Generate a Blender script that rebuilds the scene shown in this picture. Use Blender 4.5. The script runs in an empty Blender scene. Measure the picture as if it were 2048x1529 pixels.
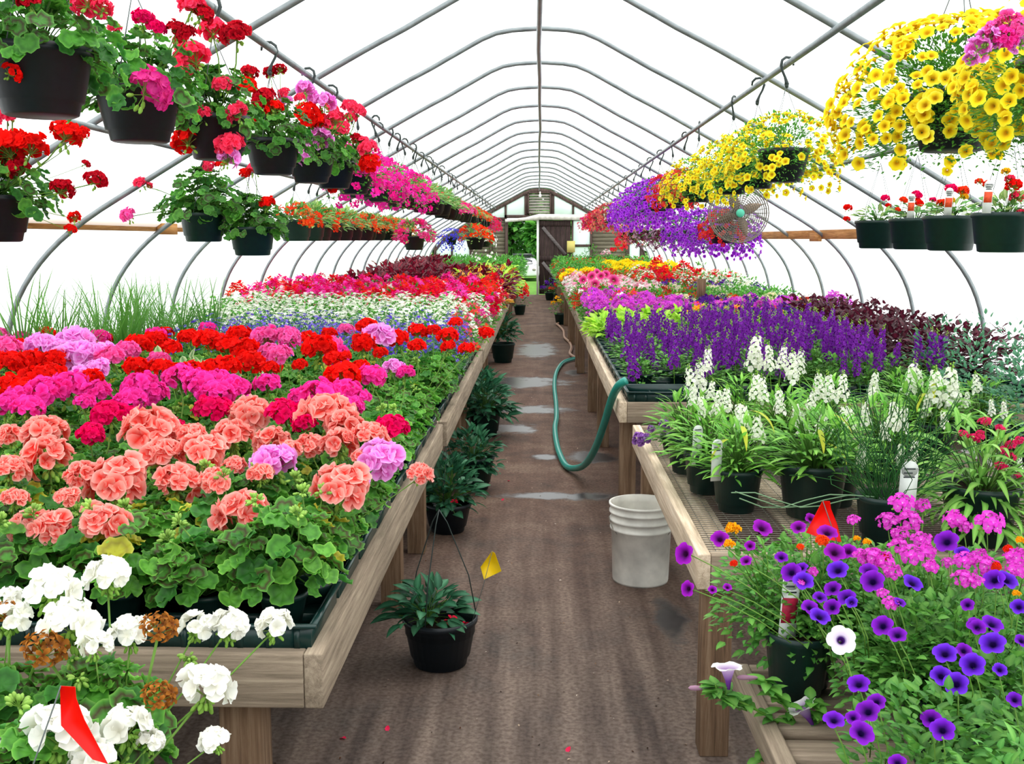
import bpy, math, random
import numpy as np
from mathutils import Vector, Matrix

C = bpy.context.scene.collection
PI = math.pi
rnd = random.Random(11)
D = bpy.data

# ------------------------------------------------------------------ camera
F = 2060.0
CAM = Vector((0.0, 0.0, 1.6))
PITCH, YAW = math.radians(7.9), math.radians(1.5)
cd = D.cameras.new('camera'); cd.sensor_width = 36; cd.lens = F / 2048 * 36
cd.clip_start = .05; cd.clip_end = 400
cam = D.objects.new('camera', cd); C.objects.link(cam)
cam.location = CAM; cam.rotation_euler = (PI / 2 - PITCH, 0, YAW)
bpy.context.scene.camera = cam
RC = cam.rotation_euler.to_matrix()


def ray(px, py):
    return RC @ Vector(((px - 1024) / F, (764.5 - py) / F, -1))


def at_z(px, py, z):
    r = ray(px, py); t = (z - CAM.z) / r.z
    return CAM + r * t


def at_y(px, py, y):
    r = ray(px, py); t = y / r.y
    return CAM + r * t


def proj(p):
    q = RC.transposed() @ (Vector(p) - CAM)
    return 1024 + F * q.x / -q.z, 764.5 - F * q.y / -q.z


# ------------------------------------------------------------------ colour helpers
def hx(h):
    h = h.lstrip('#')
    out = []
    for i in (0, 2, 4):
        c = int(h[i:i + 2], 16) / 255
        out.append(c / 12.92 if c <= .04045 else ((c + .055) / 1.055) ** 2.4)
    return tuple(out)


ONES = "zeroth first second third fourth fifth sixth seventh eighth ninth tenth eleventh twelfth thirteenth fourteenth fifteenth sixteenth seventeenth eighteenth nineteenth".split()
TENS = {2: 'twenty', 3: 'thirty', 4: 'forty', 5: 'fifty', 6: 'sixty', 7: 'seventy', 8: 'eighty', 9: 'ninety'}
TTH = {2: 'twentieth', 3: 'thirtieth', 4: 'fortieth', 5: 'fiftieth', 6: 'sixtieth', 7: 'seventieth', 8: 'eightieth', 9: 'ninetieth'}


def ordw(n):
    if n < 20: return ONES[n]
    if n % 10 == 0: return TTH[n // 10]
    return TENS[n // 10] + '-' + ONES[n % 10]


# ------------------------------------------------------------------ materials
def nt(name):
    m = D.materials.new(name); m.use_nodes = True
    t = m.node_tree; b = t.nodes['Principled BSDF']
    return m, t, b


def L(t, a, ao, b, bi):
    t.links.new(a.outputs[ao], b.inputs[bi])


def N(t, kind, **kw):
    n = t.nodes.new(kind)
    for k, v in kw.items():
        setattr(n, k, v)
    return n


def plain(name, col, rough=.5, metal=0.0, spec=.5, noise=0.0, nscale=30, bump=0.0):
    m, t, b = nt(name)
    b.inputs['Base Color'].default_value = (*col, 1)
    b.inputs['Roughness'].default_value = rough
    b.inputs['Metallic'].default_value = metal
    b.inputs['Specular IOR Level'].default_value = spec
    if noise or bump:
        tc = N(t, 'ShaderNodeTexCoord'); no = N(t, 'ShaderNodeTexNoise')
        no.inputs['Scale'].default_value = nscale; no.inputs['Detail'].default_value = 6
        L(t, tc, 'Object', no, 'Vector')
        if noise:
            r = N(t, 'ShaderNodeMapRange')
            r.inputs['From Min'].default_value = .3; r.inputs['From Max'].default_value = .7
            r.inputs['To Min'].default_value = 1 - noise; r.inputs['To Max'].default_value = 1 + noise * .5
            L(t, no, 0, r, 0)
            h = N(t, 'ShaderNodeHueSaturation'); h.inputs['Color'].default_value = (*col, 1)
            L(t, r, 0, h, 'Value'); L(t, h, 0, b, 'Base Color')
        if bump:
            bp = N(t, 'ShaderNodeBump'); bp.inputs['Strength'].default_value = bump
            bp.inputs['Distance'].default_value = .01
            L(t, no, 0, bp, 'Height'); L(t, bp, 0, b, 'Normal')
    return m


def attr_mat(name, rough, spec, transl, vary, sheen=0):
    m, t, b = nt(name)
    a = N(t, 'ShaderNodeAttribute', attribute_name='Col')
    oi = N(t, 'ShaderNodeObjectInfo')
    mr = N(t, 'ShaderNodeMapRange')
    mr.inputs['To Min'].default_value = 1 - vary; mr.inputs['To Max'].default_value = 1 + vary
    L(t, oi, 'Random', mr, 0)
    h = N(t, 'ShaderNodeHueSaturation')
    L(t, a, 'Color', h, 'Color'); L(t, mr, 0, h, 'Value')
    L(t, h, 0, b, 'Base Color')
    b.inputs['Roughness'].default_value = rough
    b.inputs['Specular IOR Level'].default_value = spec
    tr = N(t, 'ShaderNodeBsdfTranslucent'); L(t, h, 0, tr, 'Color')
    mx = N(t, 'ShaderNodeMixShader'); mx.inputs[0].default_value = transl
    L(t, b, 0, mx, 1); L(t, tr, 0, mx, 2)
    L(t, mx, 0, t.nodes['Material Output'], 'Surface')
    return m


M_LEAF = attr_mat('leaf', .5, .3, .38, .12)
M_PETAL = attr_mat('petal', .7, .12, .38, .06)


def wood(name, axis, c1, c2, c3):
    m, t, b = nt(name)
    tc = N(t, 'ShaderNodeTexCoord')
    mp = N(t, 'ShaderNodeMapping')
    s = [26, 26, 26]; s[axis] = 1.1
    mp.inputs['Scale'].default_value = s
    L(t, tc, 'Object', mp, 'Vector')
    oi = N(t, 'ShaderNodeObjectInfo')
    ad = N(t, 'ShaderNodeVectorMath', operation='ADD')
    sc = N(t, 'ShaderNodeMath', operation='MULTIPLY'); sc.inputs[1].default_value = 31.0
    L(t, oi, 'Random', sc, 0); L(t, mp, 0, ad, 0); L(t, sc, 0, ad, 1)
    no = N(t, 'ShaderNodeTexNoise'); no.inputs['Scale'].default_value = 2.3
    no.inputs['Detail'].default_value = 10; no.inputs['Roughness'].default_value = .74
    no.inputs['Distortion'].default_value = .5
    L(t, ad, 0, no, 'Vector')
    cr = N(t, 'ShaderNodeValToRGB')
    e = cr.color_ramp.elements
    e[0].position = .3; e[0].color = (*c1, 1); e[1].position = .72; e[1].color = (*c3, 1)
    k = e.new(.5); k.color = (*c2, 1)
    L(t, no, 0, cr, 0)
    n2 = N(t, 'ShaderNodeTexNoise'); n2.inputs['Scale'].default_value = 3.5; n2.inputs['Detail'].default_value = 4
    L(t, tc, 'Object', n2, 'Vector')
    mr = N(t, 'ShaderNodeMapRange'); mr.inputs['To Min'].default_value = .62; mr.inputs['To Max'].default_value = 1.3
    L(t, n2, 0, mr, 0)
    h = N(t, 'ShaderNodeHueSaturation'); L(t, cr, 0, h, 'Color'); L(t, mr, 0, h, 'Value')
    L(t, h, 0, b, 'Base Color')
    b.inputs['Roughness'].default_value = .85
    b.inputs['Specular IOR Level'].default_value = .2
    bp = N(t, 'ShaderNodeBump'); bp.inputs['Strength'].default_value = .5; bp.inputs['Distance'].default_value = .004
    L(t, no, 0, bp, 'Height'); L(t, bp, 0, b, 'Normal')
    return m


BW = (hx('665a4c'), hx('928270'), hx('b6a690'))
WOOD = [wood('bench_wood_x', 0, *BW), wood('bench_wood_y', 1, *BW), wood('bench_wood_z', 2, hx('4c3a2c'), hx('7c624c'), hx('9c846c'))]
PALEW = wood('pale_rail_wood', 1, hx('a08c76'), hx('cbb79e'), hx('e8dac6'))
SHELFW = wood('shelf_wood', 1, hx('7a4f28'), hx('b07c46'), hx('d3a468'))
GREYW = [wood('old_boards_x', 0, hx('4e453c'), hx('8a7c6c'), hx('aa9c8a')), None, wood('old_boards_z', 2, hx('2a211f'), hx('54443f'), hx('77645c'))]
DARKW = wood('dark_door_wood', 2, hx('1e1717'), hx('3f3230'), hx('62504c'))
M_BLACK = plain('black_plastic', hx('12191f'), .42, spec=.35, noise=.25, nscale=60)
M_GREEN = plain('dark_green_plastic', hx('0e2a26'), .4, spec=.4, noise=.2, nscale=40)
M_TRAY = plain('green_tray_plastic', hx('123330'), .32, spec=.5, noise=.25, nscale=30)
M_SOIL = plain('potting_soil', hx('2c211a'), .95, spec=.1, noise=.7, nscale=90, bump=.8)
M_PIPE = plain('galvanised_pipe', hx('8b9294'), .42, metal=.55, spec=.5, noise=.22, nscale=14)
M_HOOK = plain('dark_hook_plastic', hx('23302e'), .5)
M_WIRE = plain('hanger_wire', hx('59615f'), .5)
M_STEEL = plain('steel_wire', hx('8d877c'), .5, metal=.6, noise=.3, nscale=50)
M_WHITEP = plain('white_plastic', hx('e4e1d8'), .45, noise=.3, nscale=9)
def vinyl(name, col):
    m, t, b = nt(name); b.inputs['Base Color'].default_value = (*col, 1); b.inputs['Roughness'].default_value = .4
    tr = N(t, 'ShaderNodeBsdfTranslucent'); tr.inputs[0].default_value = (*col, 1)
    mx = N(t, 'ShaderNodeMixShader'); mx.inputs[0].default_value = .5
    L(t, b, 0, mx, 1); L(t, tr, 0, mx, 2); L(t, mx, 0, t.nodes['Material Output'], 'Surface'); return m


M_RED = vinyl('red_vinyl', hx('ff1208'))
M_YEL = vinyl('yellow_vinyl', hx('ffe21c'))
M_TAG = plain('tag_plastic', hx('dfe3df'), .4)
M_INK = plain('tag_ink', hx('3a4045'), .6)
M_PINKPIC = plain('tag_picture', hx('b3123e'), .6, noise=.5, nscale=120)
M_LOUV = plain('louvre_slat', hx('9a958a'), .6, noise=.2, nscale=12)
M_WHITE = plain('white_paint', hx('e9ebe6'), .5)
M_PAPER = plain('yellow_paper', hx('d9cc74'), .8)
M_TEAL = plain('teal_hose', hx('1f8f80'), .38, noise=.12, nscale=40)
M_BHOSE = plain('tan_hose', hx('a8806a'), .5, noise=.2, nscale=40)


def film(name, tr, tint):
    m = D.materials.new(name); m.use_nodes = True; t = m.node_tree
    t.nodes.remove(t.nodes['Principled BSDF'])
    a = N(t, 'ShaderNodeBsdfTransparent'); a.inputs[0].default_value = (*tint, 1)
    b = N(t, 'ShaderNodeBsdfTranslucent'); b.inputs[0].default_value = (*tint, 1)
    no = N(t, 'ShaderNodeTexNoise'); no.inputs['Scale'].default_value = 1.4; no.inputs['Detail'].default_value = 5
    tc = N(t, 'ShaderNodeTexCoord'); L(t, tc, 'Object', no, 'Vector')
    mr = N(t, 'ShaderNodeMapRange'); mr.inputs['To Min'].default_value = tr - .12; mr.inputs['To Max'].default_value = tr + .12
    L(t, no, 0, mr, 0)
    mx = N(t, 'ShaderNodeMixShader'); L(t, mr, 0, mx, 0); L(t, b, 0, mx, 1); L(t, a, 0, mx, 2)
    L(t, mx, 0, t.nodes['Material Output'], 'Surface')
    return m


M_FILM = film('greenhouse_film', .42, (.97, .985, .98))
M_PANE = film('hazy_window_film', .3, (.93, .98, 1.0))


def mat_floor():
    m, t, b = nt('floor_dirt')
    tc = N(t, 'ShaderNodeTexCoord')
    mp = N(t, 'ShaderNodeMapping'); mp.inputs['Scale'].default_value = (9, .55, 1)
    L(t, tc, 'Object', mp, 'Vector')
    n1 = N(t, 'ShaderNodeTexNoise'); n1.inputs['Scale'].default_value = 1.3; n1.inputs['Detail'].default_value = 8
    L(t, mp, 0, n1, 'Vector')
    n2 = N(t, 'ShaderNodeTexNoise'); n2.inputs['Scale'].default_value = 2.2; n2.inputs['Detail'].default_value = 12
    n2.inputs['Roughness'].default_value = .72
    L(t, tc, 'Object', n2, 'Vector')
    n3 = N(t, 'ShaderNodeTexNoise'); n3.inputs['Scale'].default_value = 60; n3.inputs['Detail'].default_value = 6
    L(t, tc, 'Object', n3, 'Vector')
    cr = N(t, 'ShaderNodeValToRGB'); e = cr.color_ramp.elements
    e[0].position = .32; e[0].color = (*hx('3c2c24'), 1); e[1].position = .7; e[1].color = (*hx('8c7462'), 1)
    e.new(.5).color = (*hx('6a4c3c'), 1)
    L(t, n2, 0, cr, 0)
    cr2 = N(t, 'ShaderNodeValToRGB'); e = cr2.color_ramp.elements
    e[0].position = .36; e[0].color = (*hx('423d3b'), 1); e[1].position = .66; e[1].color = (*hx('84776e'), 1)
    L(t, n1, 0, cr2, 0)
    # near the camera the bare woven ground cloth shows through as dark grey, further back red-brown grit
    sx = N(t, 'ShaderNodeSeparateXYZ'); L(t, tc, 'Object', sx, 0)
    gr = N(t, 'ShaderNodeMapRange'); gr.inputs['From Min'].default_value = 3.2; gr.inputs['From Max'].default_value = 6.5
    gr.inputs['To Min'].default_value = .75; gr.inputs['To Max'].default_value = .18
    L(t, sx, 'Y', gr, 0)
    mx = N(t, 'ShaderNodeMix', data_type='RGBA'); L(t, gr, 0, mx, 0); L(t, cr, 0, mx, 6); L(t, cr2, 0, mx, 7)
    mg = N(t, 'ShaderNodeMix', data_type='RGBA', blend_type='MULTIPLY'); mg.inputs[0].default_value = .75
    cr3 = N(t, 'ShaderNodeValToRGB'); e = cr3.color_ramp.elements
    e[0].position = .35; e[0].color = (.42, .36, .33, 1); e[1].position = .62; e[1].color = (1, 1, 1, 1)
    L(t, n3, 0, cr3, 0); L(t, mx, 2, mg, 6); L(t, cr3, 0, mg, 7)
    # puddles
    prev = None
    nd = N(t, 'ShaderNodeTexNoise'); nd.inputs['Scale'].default_value = 4.0; nd.inputs['Detail'].default_value = 10; nd.inputs['Roughness'].default_value = .65
    L(t, tc, 'Object', nd, 'Vector')
    for (px, py, rx, ry) in PUDDLES:
        p = at_z(px, py, 0)
        s1 = N(t, 'ShaderNodeVectorMath', operation='SUBTRACT'); s1.inputs[1].default_value = (p.x, p.y, 0)
        L(t, tc, 'Object', s1, 0)
        s2 = N(t, 'ShaderNodeVectorMath', operation='MULTIPLY'); s2.inputs[1].default_value = (1 / rx, 1 / ry, 0)
        L(t, s1, 0, s2, 0)
        ln = N(t, 'ShaderNodeVectorMath', operation='LENGTH'); L(t, s2, 0, ln, 0)
        if prev is None:
            prev = (ln, 'Value')
        else:
            mn = N(t, 'ShaderNodeMath', operation='MINIMUM'); t.links.new(prev[0].outputs[prev[1]], mn.inputs[0]); L(t, ln, 'Value', mn, 1)
            prev = (mn, 0)
    aw = N(t, 'ShaderNodeMath', operation='MULTIPLY_ADD'); aw.inputs[1].default_value = 2.4; aw.inputs[2].default_value = -1.15
    L(t, nd, 0, aw, 0)
    ad = N(t, 'ShaderNodeMath', operation='ADD'); t.links.new(prev[0].outputs[prev[1]], ad.inputs[0]); L(t, aw, 0, ad, 1)
    pm = N(t, 'ShaderNodeMapRange'); pm.inputs['From Min'].default_value = .7; pm.inputs['From Max'].default_value = 1.1
    pm.inputs['To Min'].default_value = 1; pm.inputs['To Max'].default_value = 0
    L(t, ad, 0, pm, 0)
    wet = N(t, 'ShaderNodeMix', data_type='RGBA'); L(t, pm, 0, wet, 0); L(t, mg, 2, wet, 6); wet.inputs[7].default_value = (*hx('3c3838'), 1)
    L(t, wet, 2, b, 'Base Color')
    ro = N(t, 'ShaderNodeMapRange'); ro.inputs['To Min'].default_value = .8; ro.inputs['To Max'].default_value = .3
    L(t, pm, 0, ro, 0); L(t, ro, 0, b, 'Roughness')
    b.inputs['Specular IOR Level'].default_value = .3
    bp = N(t, 'ShaderNodeBump'); bp.inputs['Strength'].default_value = .35; bp.inputs['Distance'].default_value = .006
    iv = N(t, 'ShaderNodeMath', operation='SUBTRACT'); iv.inputs[0].default_value = 1; L(t, pm, 0, iv, 1)
    mm = N(t, 'ShaderNodeMath', operation='MULTIPLY'); L(t, n3, 0, mm, 0); L(t, iv, 0, mm, 1)
    L(t, mm, 0, bp, 'Height'); L(t, bp, 0, b, 'Normal')
    return m


PUDDLES = [(1072, 700, .32, 1.1), (1050, 765, .5, .5), (1055, 820, .45, .25), (1035, 858, .2, .22), (1185, 915, .2, .2),
           (1130, 993, .42, .1), (1090, 915, .1, .1), (1340, 1240, .07, .3), (1150, 745, .14, .3)]


# ------------------------------------------------------------------ mesh building
def npm(a): return np.asarray(a, dtype=float)


def frame(z, spin=0.0):
    z = Vector(z).normalized()
    ref = Vector((0, 0, 1)) if abs(z.z) < .95 else Vector((1, 0, 0))
    x = ref.cross(z).normalized(); y = z.cross(x)
    c, s = math.cos(spin), math.sin(spin)
    return np.array([x * c + y * s, y * c - x * s, z]).T


def frame_y(y, up=(0, 0, 1), roll=0.0):
    y = Vector(y).normalized(); up = Vector(up)
    x = y.cross(up)
    if x.length < 1e-3: x = Vector((1, 0, 0))
    x.normalize(); z = x.cross(y)
    c, s = math.cos(roll), math.sin(roll)
    return np.array([x * c + z * s, y, z * c - x * s]).T


class G:
    def __init__(s):
        s.v, s.c, s.f, s.n = [], [], [], 0

    def add(s, tpl, R=None, loc=(0, 0, 0), sc=1.0, tint=1.0):
        V, Cc, Fs = tpl
        W = V * sc
        if R is not None: W = W @ R.T
        s.v.append(W + np.asarray(loc)[None, :])
        s.c.append(np.clip(Cc * tint, 0, 1))
        for f in Fs: s.f.append(f + s.n)
        s.n += len(V)
        return s

    def tpl(s):
        fs = {}
        for f in s.f: fs.setdefault(f.shape[1], []).append(f)
        return (np.concatenate(s.v), np.concatenate(s.c), [np.concatenate(x) for x in fs.values()])

    def mesh(s, name, mat, smooth=True):
        return to_mesh(s.tpl(), name, mat, smooth)


def to_mesh(tpl, name, mat, smooth=True):
    V, Cc, Fs = tpl
    me = D.meshes.new(name)
    me.vertices.add(len(V)); me.vertices.foreach_set('co', V.astype(np.float32).ravel())
    li = np.concatenate([f.ravel() for f in Fs]).astype(np.int32)
    sizes = np.concatenate([np.full(len(f), f.shape[1], dtype=np.int32) for f in Fs])
    me.loops.add(len(li)); me.loops.foreach_set('vertex_index', li)
    me.polygons.add(len(sizes))
    st = np.concatenate([[0], np.cumsum(sizes)[:-1]]).astype(np.int32)
    me.polygons.foreach_set('loop_start', st)
    me.polygons.foreach_set('loop_total', sizes)
    me.update(calc_edges=True)
    me.validate()
    if smooth: me.polygons.foreach_set('use_smooth', np.ones(len(me.polygons), dtype=bool))
    a = me.color_attributes.new('Col', 'FLOAT_COLOR', 'POINT')
    a.data.foreach_set('color', np.concatenate([Cc, np.ones((len(Cc), 1))], 1).astype(np.float32).ravel())
    if mat: me.materials.append(mat)
    return me


def obj(name, me, parent=None, loc=(0, 0, 0), rot=(0, 0, 0), sc=1.0):
    o = D.objects.new(name, me); C.objects.link(o)
    o.parent = parent; o.location = loc; o.rotation_euler = rot
    o.scale = (sc, sc, sc) if isinstance(sc, (int, float)) else sc
    return o


def tag(o, label=None, cat=None, group=None, kind=None):
    if label: o['label'] = label
    if cat: o['category'] = cat
    if group: o['group'] = group
    if kind: o['kind'] = kind
    return o


def thing(name, label, cat, loc=(0, 0, 0), rz=0, group=None):
    o = D.objects.new(name, None); C.objects.link(o)
    o.empty_display_size = .05
    o.location = loc; o.rotation_euler = (0, 0, rz)
    return tag(o, label, cat, group)


GREY = np.array([[.5, .5, .5]])


def box_t(x0, y0, z0, x1, y1, z1):
    V = npm([(x, y, z) for x in (x0, x1) for y in (y0, y1) for z in (z0, z1)])
    Fq = np.array([(0, 1, 3, 2), (4, 6, 7, 5), (0, 4, 5, 1), (2, 3, 7, 6), (0, 2, 6, 4), (1, 5, 7, 3)])
    return (V, np.repeat(GREY, 8, 0), [Fq])


def tube_t(pts, r, n=6, col=(.5, .5, .5), cap=True):
    pts = [Vector(p) for p in pts]; k = len(pts)
    rs = r if isinstance(r, (list, tuple)) else [r] * k
    V = []; prev = None
    for i, p in enumerate(pts):
        t = (pts[min(i + 1, k - 1)] - pts[max(i - 1, 0)]).normalized()
        if prev is None:
            ref = Vector((0, 0, 1)) if abs(t.z) < .9 else Vector((1, 0, 0))
            x = ref.cross(t).normalized()
        else:
            x = (prev - t * prev.dot(t)).normalized()
        prev = x; y = t.cross(x)
        for j in range(n):
            a = 2 * PI * j / n
            V.append(p + (x * math.cos(a) + y * math.sin(a)) * rs[i])
    Q = [(i * n + j, i * n + (j + 1) % n, (i + 1) * n + (j + 1) % n, (i + 1) * n + j) for i in range(k - 1) for j in range(n)]
    Fs = [np.array(Q)]
    if cap and n > 2:
        Fs.append(np.array([list(range(n))[::-1], [(k - 1) * n + j for j in range(n)]]))
    return (npm(V), np.repeat(npm([col]), len(V), 0), Fs)


def lathe_t(prof, n=24, col=(.5, .5, .5), cols=None):
    V, Cc = [], []
    for i, (r, z) in enumerate(prof):
        for j in range(n):
            a = 2 * PI * j / n
            V.append((r * math.cos(a), r * math.sin(a), z)); Cc.append(cols[i] if cols else col)
    k = len(prof)
    Q = [(i * n + j, i * n + (j + 1) % n, (i + 1) * n + (j + 1) % n, (i + 1) * n + j) for i in range(k - 1) for j in range(n)]
    return (npm(V), npm(Cc), [np.array(Q)])


def sphere_t(r, col, nu=8, nv=5, sq=1.0):
    prof = [(max(1e-4, r * math.sin(PI * i / nv)), -r * sq * math.cos(PI * i / nv)) for i in range(nv + 1)]
    return lathe_t(prof, nu, col)


def boxes(name, mat, lst, parent=None, bevel=0.0):
    g = G()
    for b in lst: g.add(box_t(*b))
    o = obj(name, g.mesh(name, mat, smooth=False), parent)
    if bevel:
        m = o.modifiers.new('edge', 'BEVEL'); m.width = bevel; m.segments = 2
    return o


# ------------------------------------------------------------------ leaves and petals
PROF = {
    'lance': lambda t: math.sin(PI * min(1, t ** .8)) ** .85 * (1 - .15 * t),
    'ovate': lambda t: math.sin(PI * t ** .62) ** .8,
    'spoon': lambda t: .22 + .78 * math.sin(PI * t ** 1.5) ** .9 if t < .98 else .05,
    'grass': lambda t: (1 - t) ** .6,
    'petal': lambda t: (.18 + .82 * math.sin(PI * .5 * min(1, t / .72)) ** 1.1) * (1 if t < .72 else math.sqrt(max(0.0, 1 - ((t - .72) / .29) ** 2))),
    'heart': lambda t: math.sin(PI * (t * .93 + .07) ** .55) ** .7,
}


def blade_t(Ln, W, prof, c_base, c_tip, c_rib=None, n=5, fold=.2, droop=.6, wav=0.0, c_edge=None):
    """strip along +Y, facing +Z, three vertices across"""
    V, Cc = [], []
    y = z = 0.0; a = 0.0
    p = PROF[prof]
    for i in range(n + 1):
        t = i / n
        w = p(min(t, .999)) * W * .5
        if i == n: w = min(w, W * .06) if prof != 'petal' else W * .16
        cc = [c_base[k] * (1 - t) + c_tip[k] * t for k in range(3)]
        ed = cc if c_edge is None else c_edge
        rb = cc if c_rib is None else c_rib
        if prof == 'petal' and c_edge is not None:
            q_ = max(0, (t - .6) / .4) ** 1.2
            rb = [cc[k] * (1 - q_) + c_edge[k] * q_ for k in range(3)]
            ed = [cc[k] * .35 * (1 - t) + c_edge[k] * (1 - .35 * (1 - t)) for k in range(3)]
        wz = wav * math.sin(i * 2.4) * W
        V += [(-w, y, z + w * fold + wz), (0, y, z), (w, y, z + w * fold - wz)]
        Cc += [ed, rb, ed]
        a = -droop * (i + .5) / n
        y += Ln / n * math.cos(a); z += Ln / n * math.sin(a)
    Q = []
    for i in range(n):
        b = i * 3
        Q += [(b, b + 1, b + 4, b + 3), (b + 1, b + 2, b + 5, b + 4)]
    return (npm(V), npm(Cc), [np.array(Q)])


def round_leaf_t(R, c, zone, edge, n=22, cup=.25, seed=0):
    r_ = random.Random(seed)
    V, Cc = [(0, 0, 0)], [c]
    lobes = 7; ph = r_.random() * 6
    for k, (rr, cc) in enumerate(((.38, c), (.66, zone), (.88, c), (1.0, edge))):
        for j in range(n):
            a = 2 * PI * j / n + PI / 2
            notch = 1 - .55 * max(0, math.cos((a - PI / 2 - PI))) ** 14
            sc = 1 + (.06 * math.cos(lobes * 2 * a + ph) + .05 * math.cos(5 * a + 2 * ph) if k > 1 else 0)
            q = R * rr * notch * sc
            V.append((q * math.cos(a), q * math.sin(a), R * cup * rr ** 2 + R * .13 * rr * math.sin(lobes * a + ph) + R * .1 * rr * rr * math.cos(2 * a + ph)))
            Cc.append(cc)
    T = [(0, 1 + j, 1 + (j + 1) % n) for j in range(n)]
    Q = [(1 + k * n + j, 1 + (k + 1) * n + j, 1 + (k + 1) * n + (j + 1) % n, 1 + k * n + (j + 1) % n) for k in range(3) for j in range(n)]
    return (npm(V), npm(Cc), [np.array(T), np.array(Q)])


def floret_t(r, c_in, c_out, n=5, cup=.35, wide=1.0, spread=.25, eye=None, seed=0, segs=4, edge=None):
    r_ = random.Random(seed)
    g = G()
    for k in range(n):
        a = 2 * PI * k / n + r_.uniform(-.12, .12)
        pt = blade_t(r, r * wide, 'petal', c_in, c_out, n=segs, fold=cup * r_.uniform(.5, 1.2), droop=r_.uniform(.1, .8), wav=.05, c_edge=edge)
        el = r_.uniform(.05, spread * 2)
        d = (math.cos(a) * math.cos(el), math.sin(a) * math.cos(el), math.sin(el))
        g.add(pt, frame_y(d), (0, 0, 0), r_.uniform(.85, 1.1))
    if eye is not None:
        g.add(sphere_t(r * .14, eye, 6, 3, .5), None, (0, 0, r * .04))
    return g.tpl()


GREENS = [hx('3f7a2a'), hx('4f8f34'), hx('2f6626'), hx('66a83c')]


def stalk_col(): return hx('7fae4a')


def head_mesh(name, R, nfl, fr, c_in, c_out, seed, npet=5, wide=1.05, polar=1.9, buds=5, eye=None, var=.14, edge=None):
    """umbel of florets on a dome; origin at the top of its stalk"""
    r_ = random.Random(seed); g = G()
    fls = [floret_t(R * fr, c_in, c_out, npet, .45, wide, .45, eye, s + seed, 5 if edge else 4, edge) for s in range(4)]
    ga = PI * (3 - math.sqrt(5))
    for i in range(nfl):
        u = (i + .5) / nfl
        th = math.acos(1 - u * (1 - math.cos(polar))); ph = i * ga + r_.uniform(-.3, .3)
        th *= r_.uniform(.9, 1.08)
        d = Vector((math.sin(th) * math.cos(ph), math.sin(th) * math.sin(ph), math.cos(th)))
        p = Vector((d.x * R * .78, d.y * R * .78, d.z * R * .62 + R * .25)) * r_.uniform(.86, 1.08)
        nd = (d + Vector((r_.uniform(-.35, .35), r_.uniform(-.35, .35), r_.uniform(-.1, .4)))).normalized()
        tv = r_.uniform(1 - var, 1 + var)
        g.add(fls[i % 4], frame(nd, r_.random() * 6), p, r_.uniform(.82, 1.12), tv)
        if i % 2 == 0:
            g.add(tube_t([(0, 0, -.1 * R), p * .6 + Vector((0, 0, -.02 * R)), p * .97], R * .022, 3, hx('8fae52'), False))
    for i in range(buds):
        a = r_.random() * 6.28; q = Vector((math.cos(a) * R * r_.uniform(.15, .5), math.sin(a) * R * r_.uniform(.15, .5), -R * r_.uniform(.1, .75)))
        g.add(tube_t([(0, 0, -.1 * R), q], R * .02, 3, hx('8fb850'), False))
        g.add(sphere_t(R * .1, hx('9cc95a'), 5, 4, 1.8), frame(q.normalized()), q)
    return g.mesh(name, M_PETAL)


def budhead_mesh(name, R, seed, c=hx('a5cc62'), tip=None):
    r_ = random.Random(seed); g = G()
    for i in range(15):
        th = r_.uniform(.2, 1.9); a = r_.random() * 6.28
        d = Vector((math.sin(th) * math.cos(a), math.sin(th) * math.sin(a), math.cos(th)))
        p = d * R * r_.uniform(.6, 1)
        g.add(tube_t([(0, 0, 0), p], R * .045, 3, hx('86b048'), False))
        b = sphere_t(R * .2, c if tip is None or r_.random() < .6 else tip, 5, 4, 1.8)
        g.add(b, frame(d), p, r_.uniform(.7, 1.2), r_.uniform(.85, 1.2))
    return g.mesh(name, M_LEAF)


def mound_t(leaves, n, rx, rz, z0, seed, up=.5, smin=.7, smax=1.15, stems=True, kind='round', inner=.35, trail=0.0, stemcol=None, base=None, tr=.0018, polar=1.75):
    """leaves set over a dome centred at (0,0,z0)"""
    r_ = random.Random(seed); g = G()
    sc_ = stemcol or hx('5f8f3c')
    for i in range(n):
        th = math.acos(1 - r_.random() * (1 - math.cos(polar))); ph = r_.random() * 2 * PI
        d = Vector((math.sin(th) * math.cos(ph), math.sin(th) * math.sin(ph), math.cos(th)))
        k = 1 - inner * r_.random() ** 1.6
        p = Vector((d.x * rx * k, d.y * rx * k, z0 + d.z * rz * k))
        if trail and th > .9:
            dz = trail * r_.random() ** 1.4
            p.z -= dz; p.x *= 1 + .12 * r_.random(); p.y *= 1 + .12 * r_.random()
        tn = .72 + .5 * r_.random() + .12 * (k - .8)
        lf = leaves[i % len(leaves)]
        if kind == 'round':
            nd = (d * (1 - up) + Vector((0, 0, up)) + Vector((r_.uniform(-.3, .3), r_.uniform(-.3, .3), 0))).normalized()
            g.add(lf, frame(nd, r_.random() * 6.28), p, r_.uniform(smin, smax), tn)
        else:
            o = (Vector((d.x, d.y, d.z * .6 + up * r_.uniform(0, 1))) + Vector((r_.uniform(-.5, .5), r_.uniform(-.5, .5), r_.uniform(-.3, .3)))).normalized()
            g.add(lf, frame_y(o, roll=r_.uniform(-.6, .6)), p, r_.uniform(smin, smax), tn)
        if stems and i % 2 == 0:
            b = Vector(base) if base else Vector((d.x * rx * .12, d.y * rx * .12, z0 - rz * .25))
            g.add(tube_t([b, b.lerp(p, .55) + Vector((0, 0, .02)), p], tr, 3, sc_, False), tint=r_.uniform(.7, 1.1))
    return g.tpl()
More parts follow.
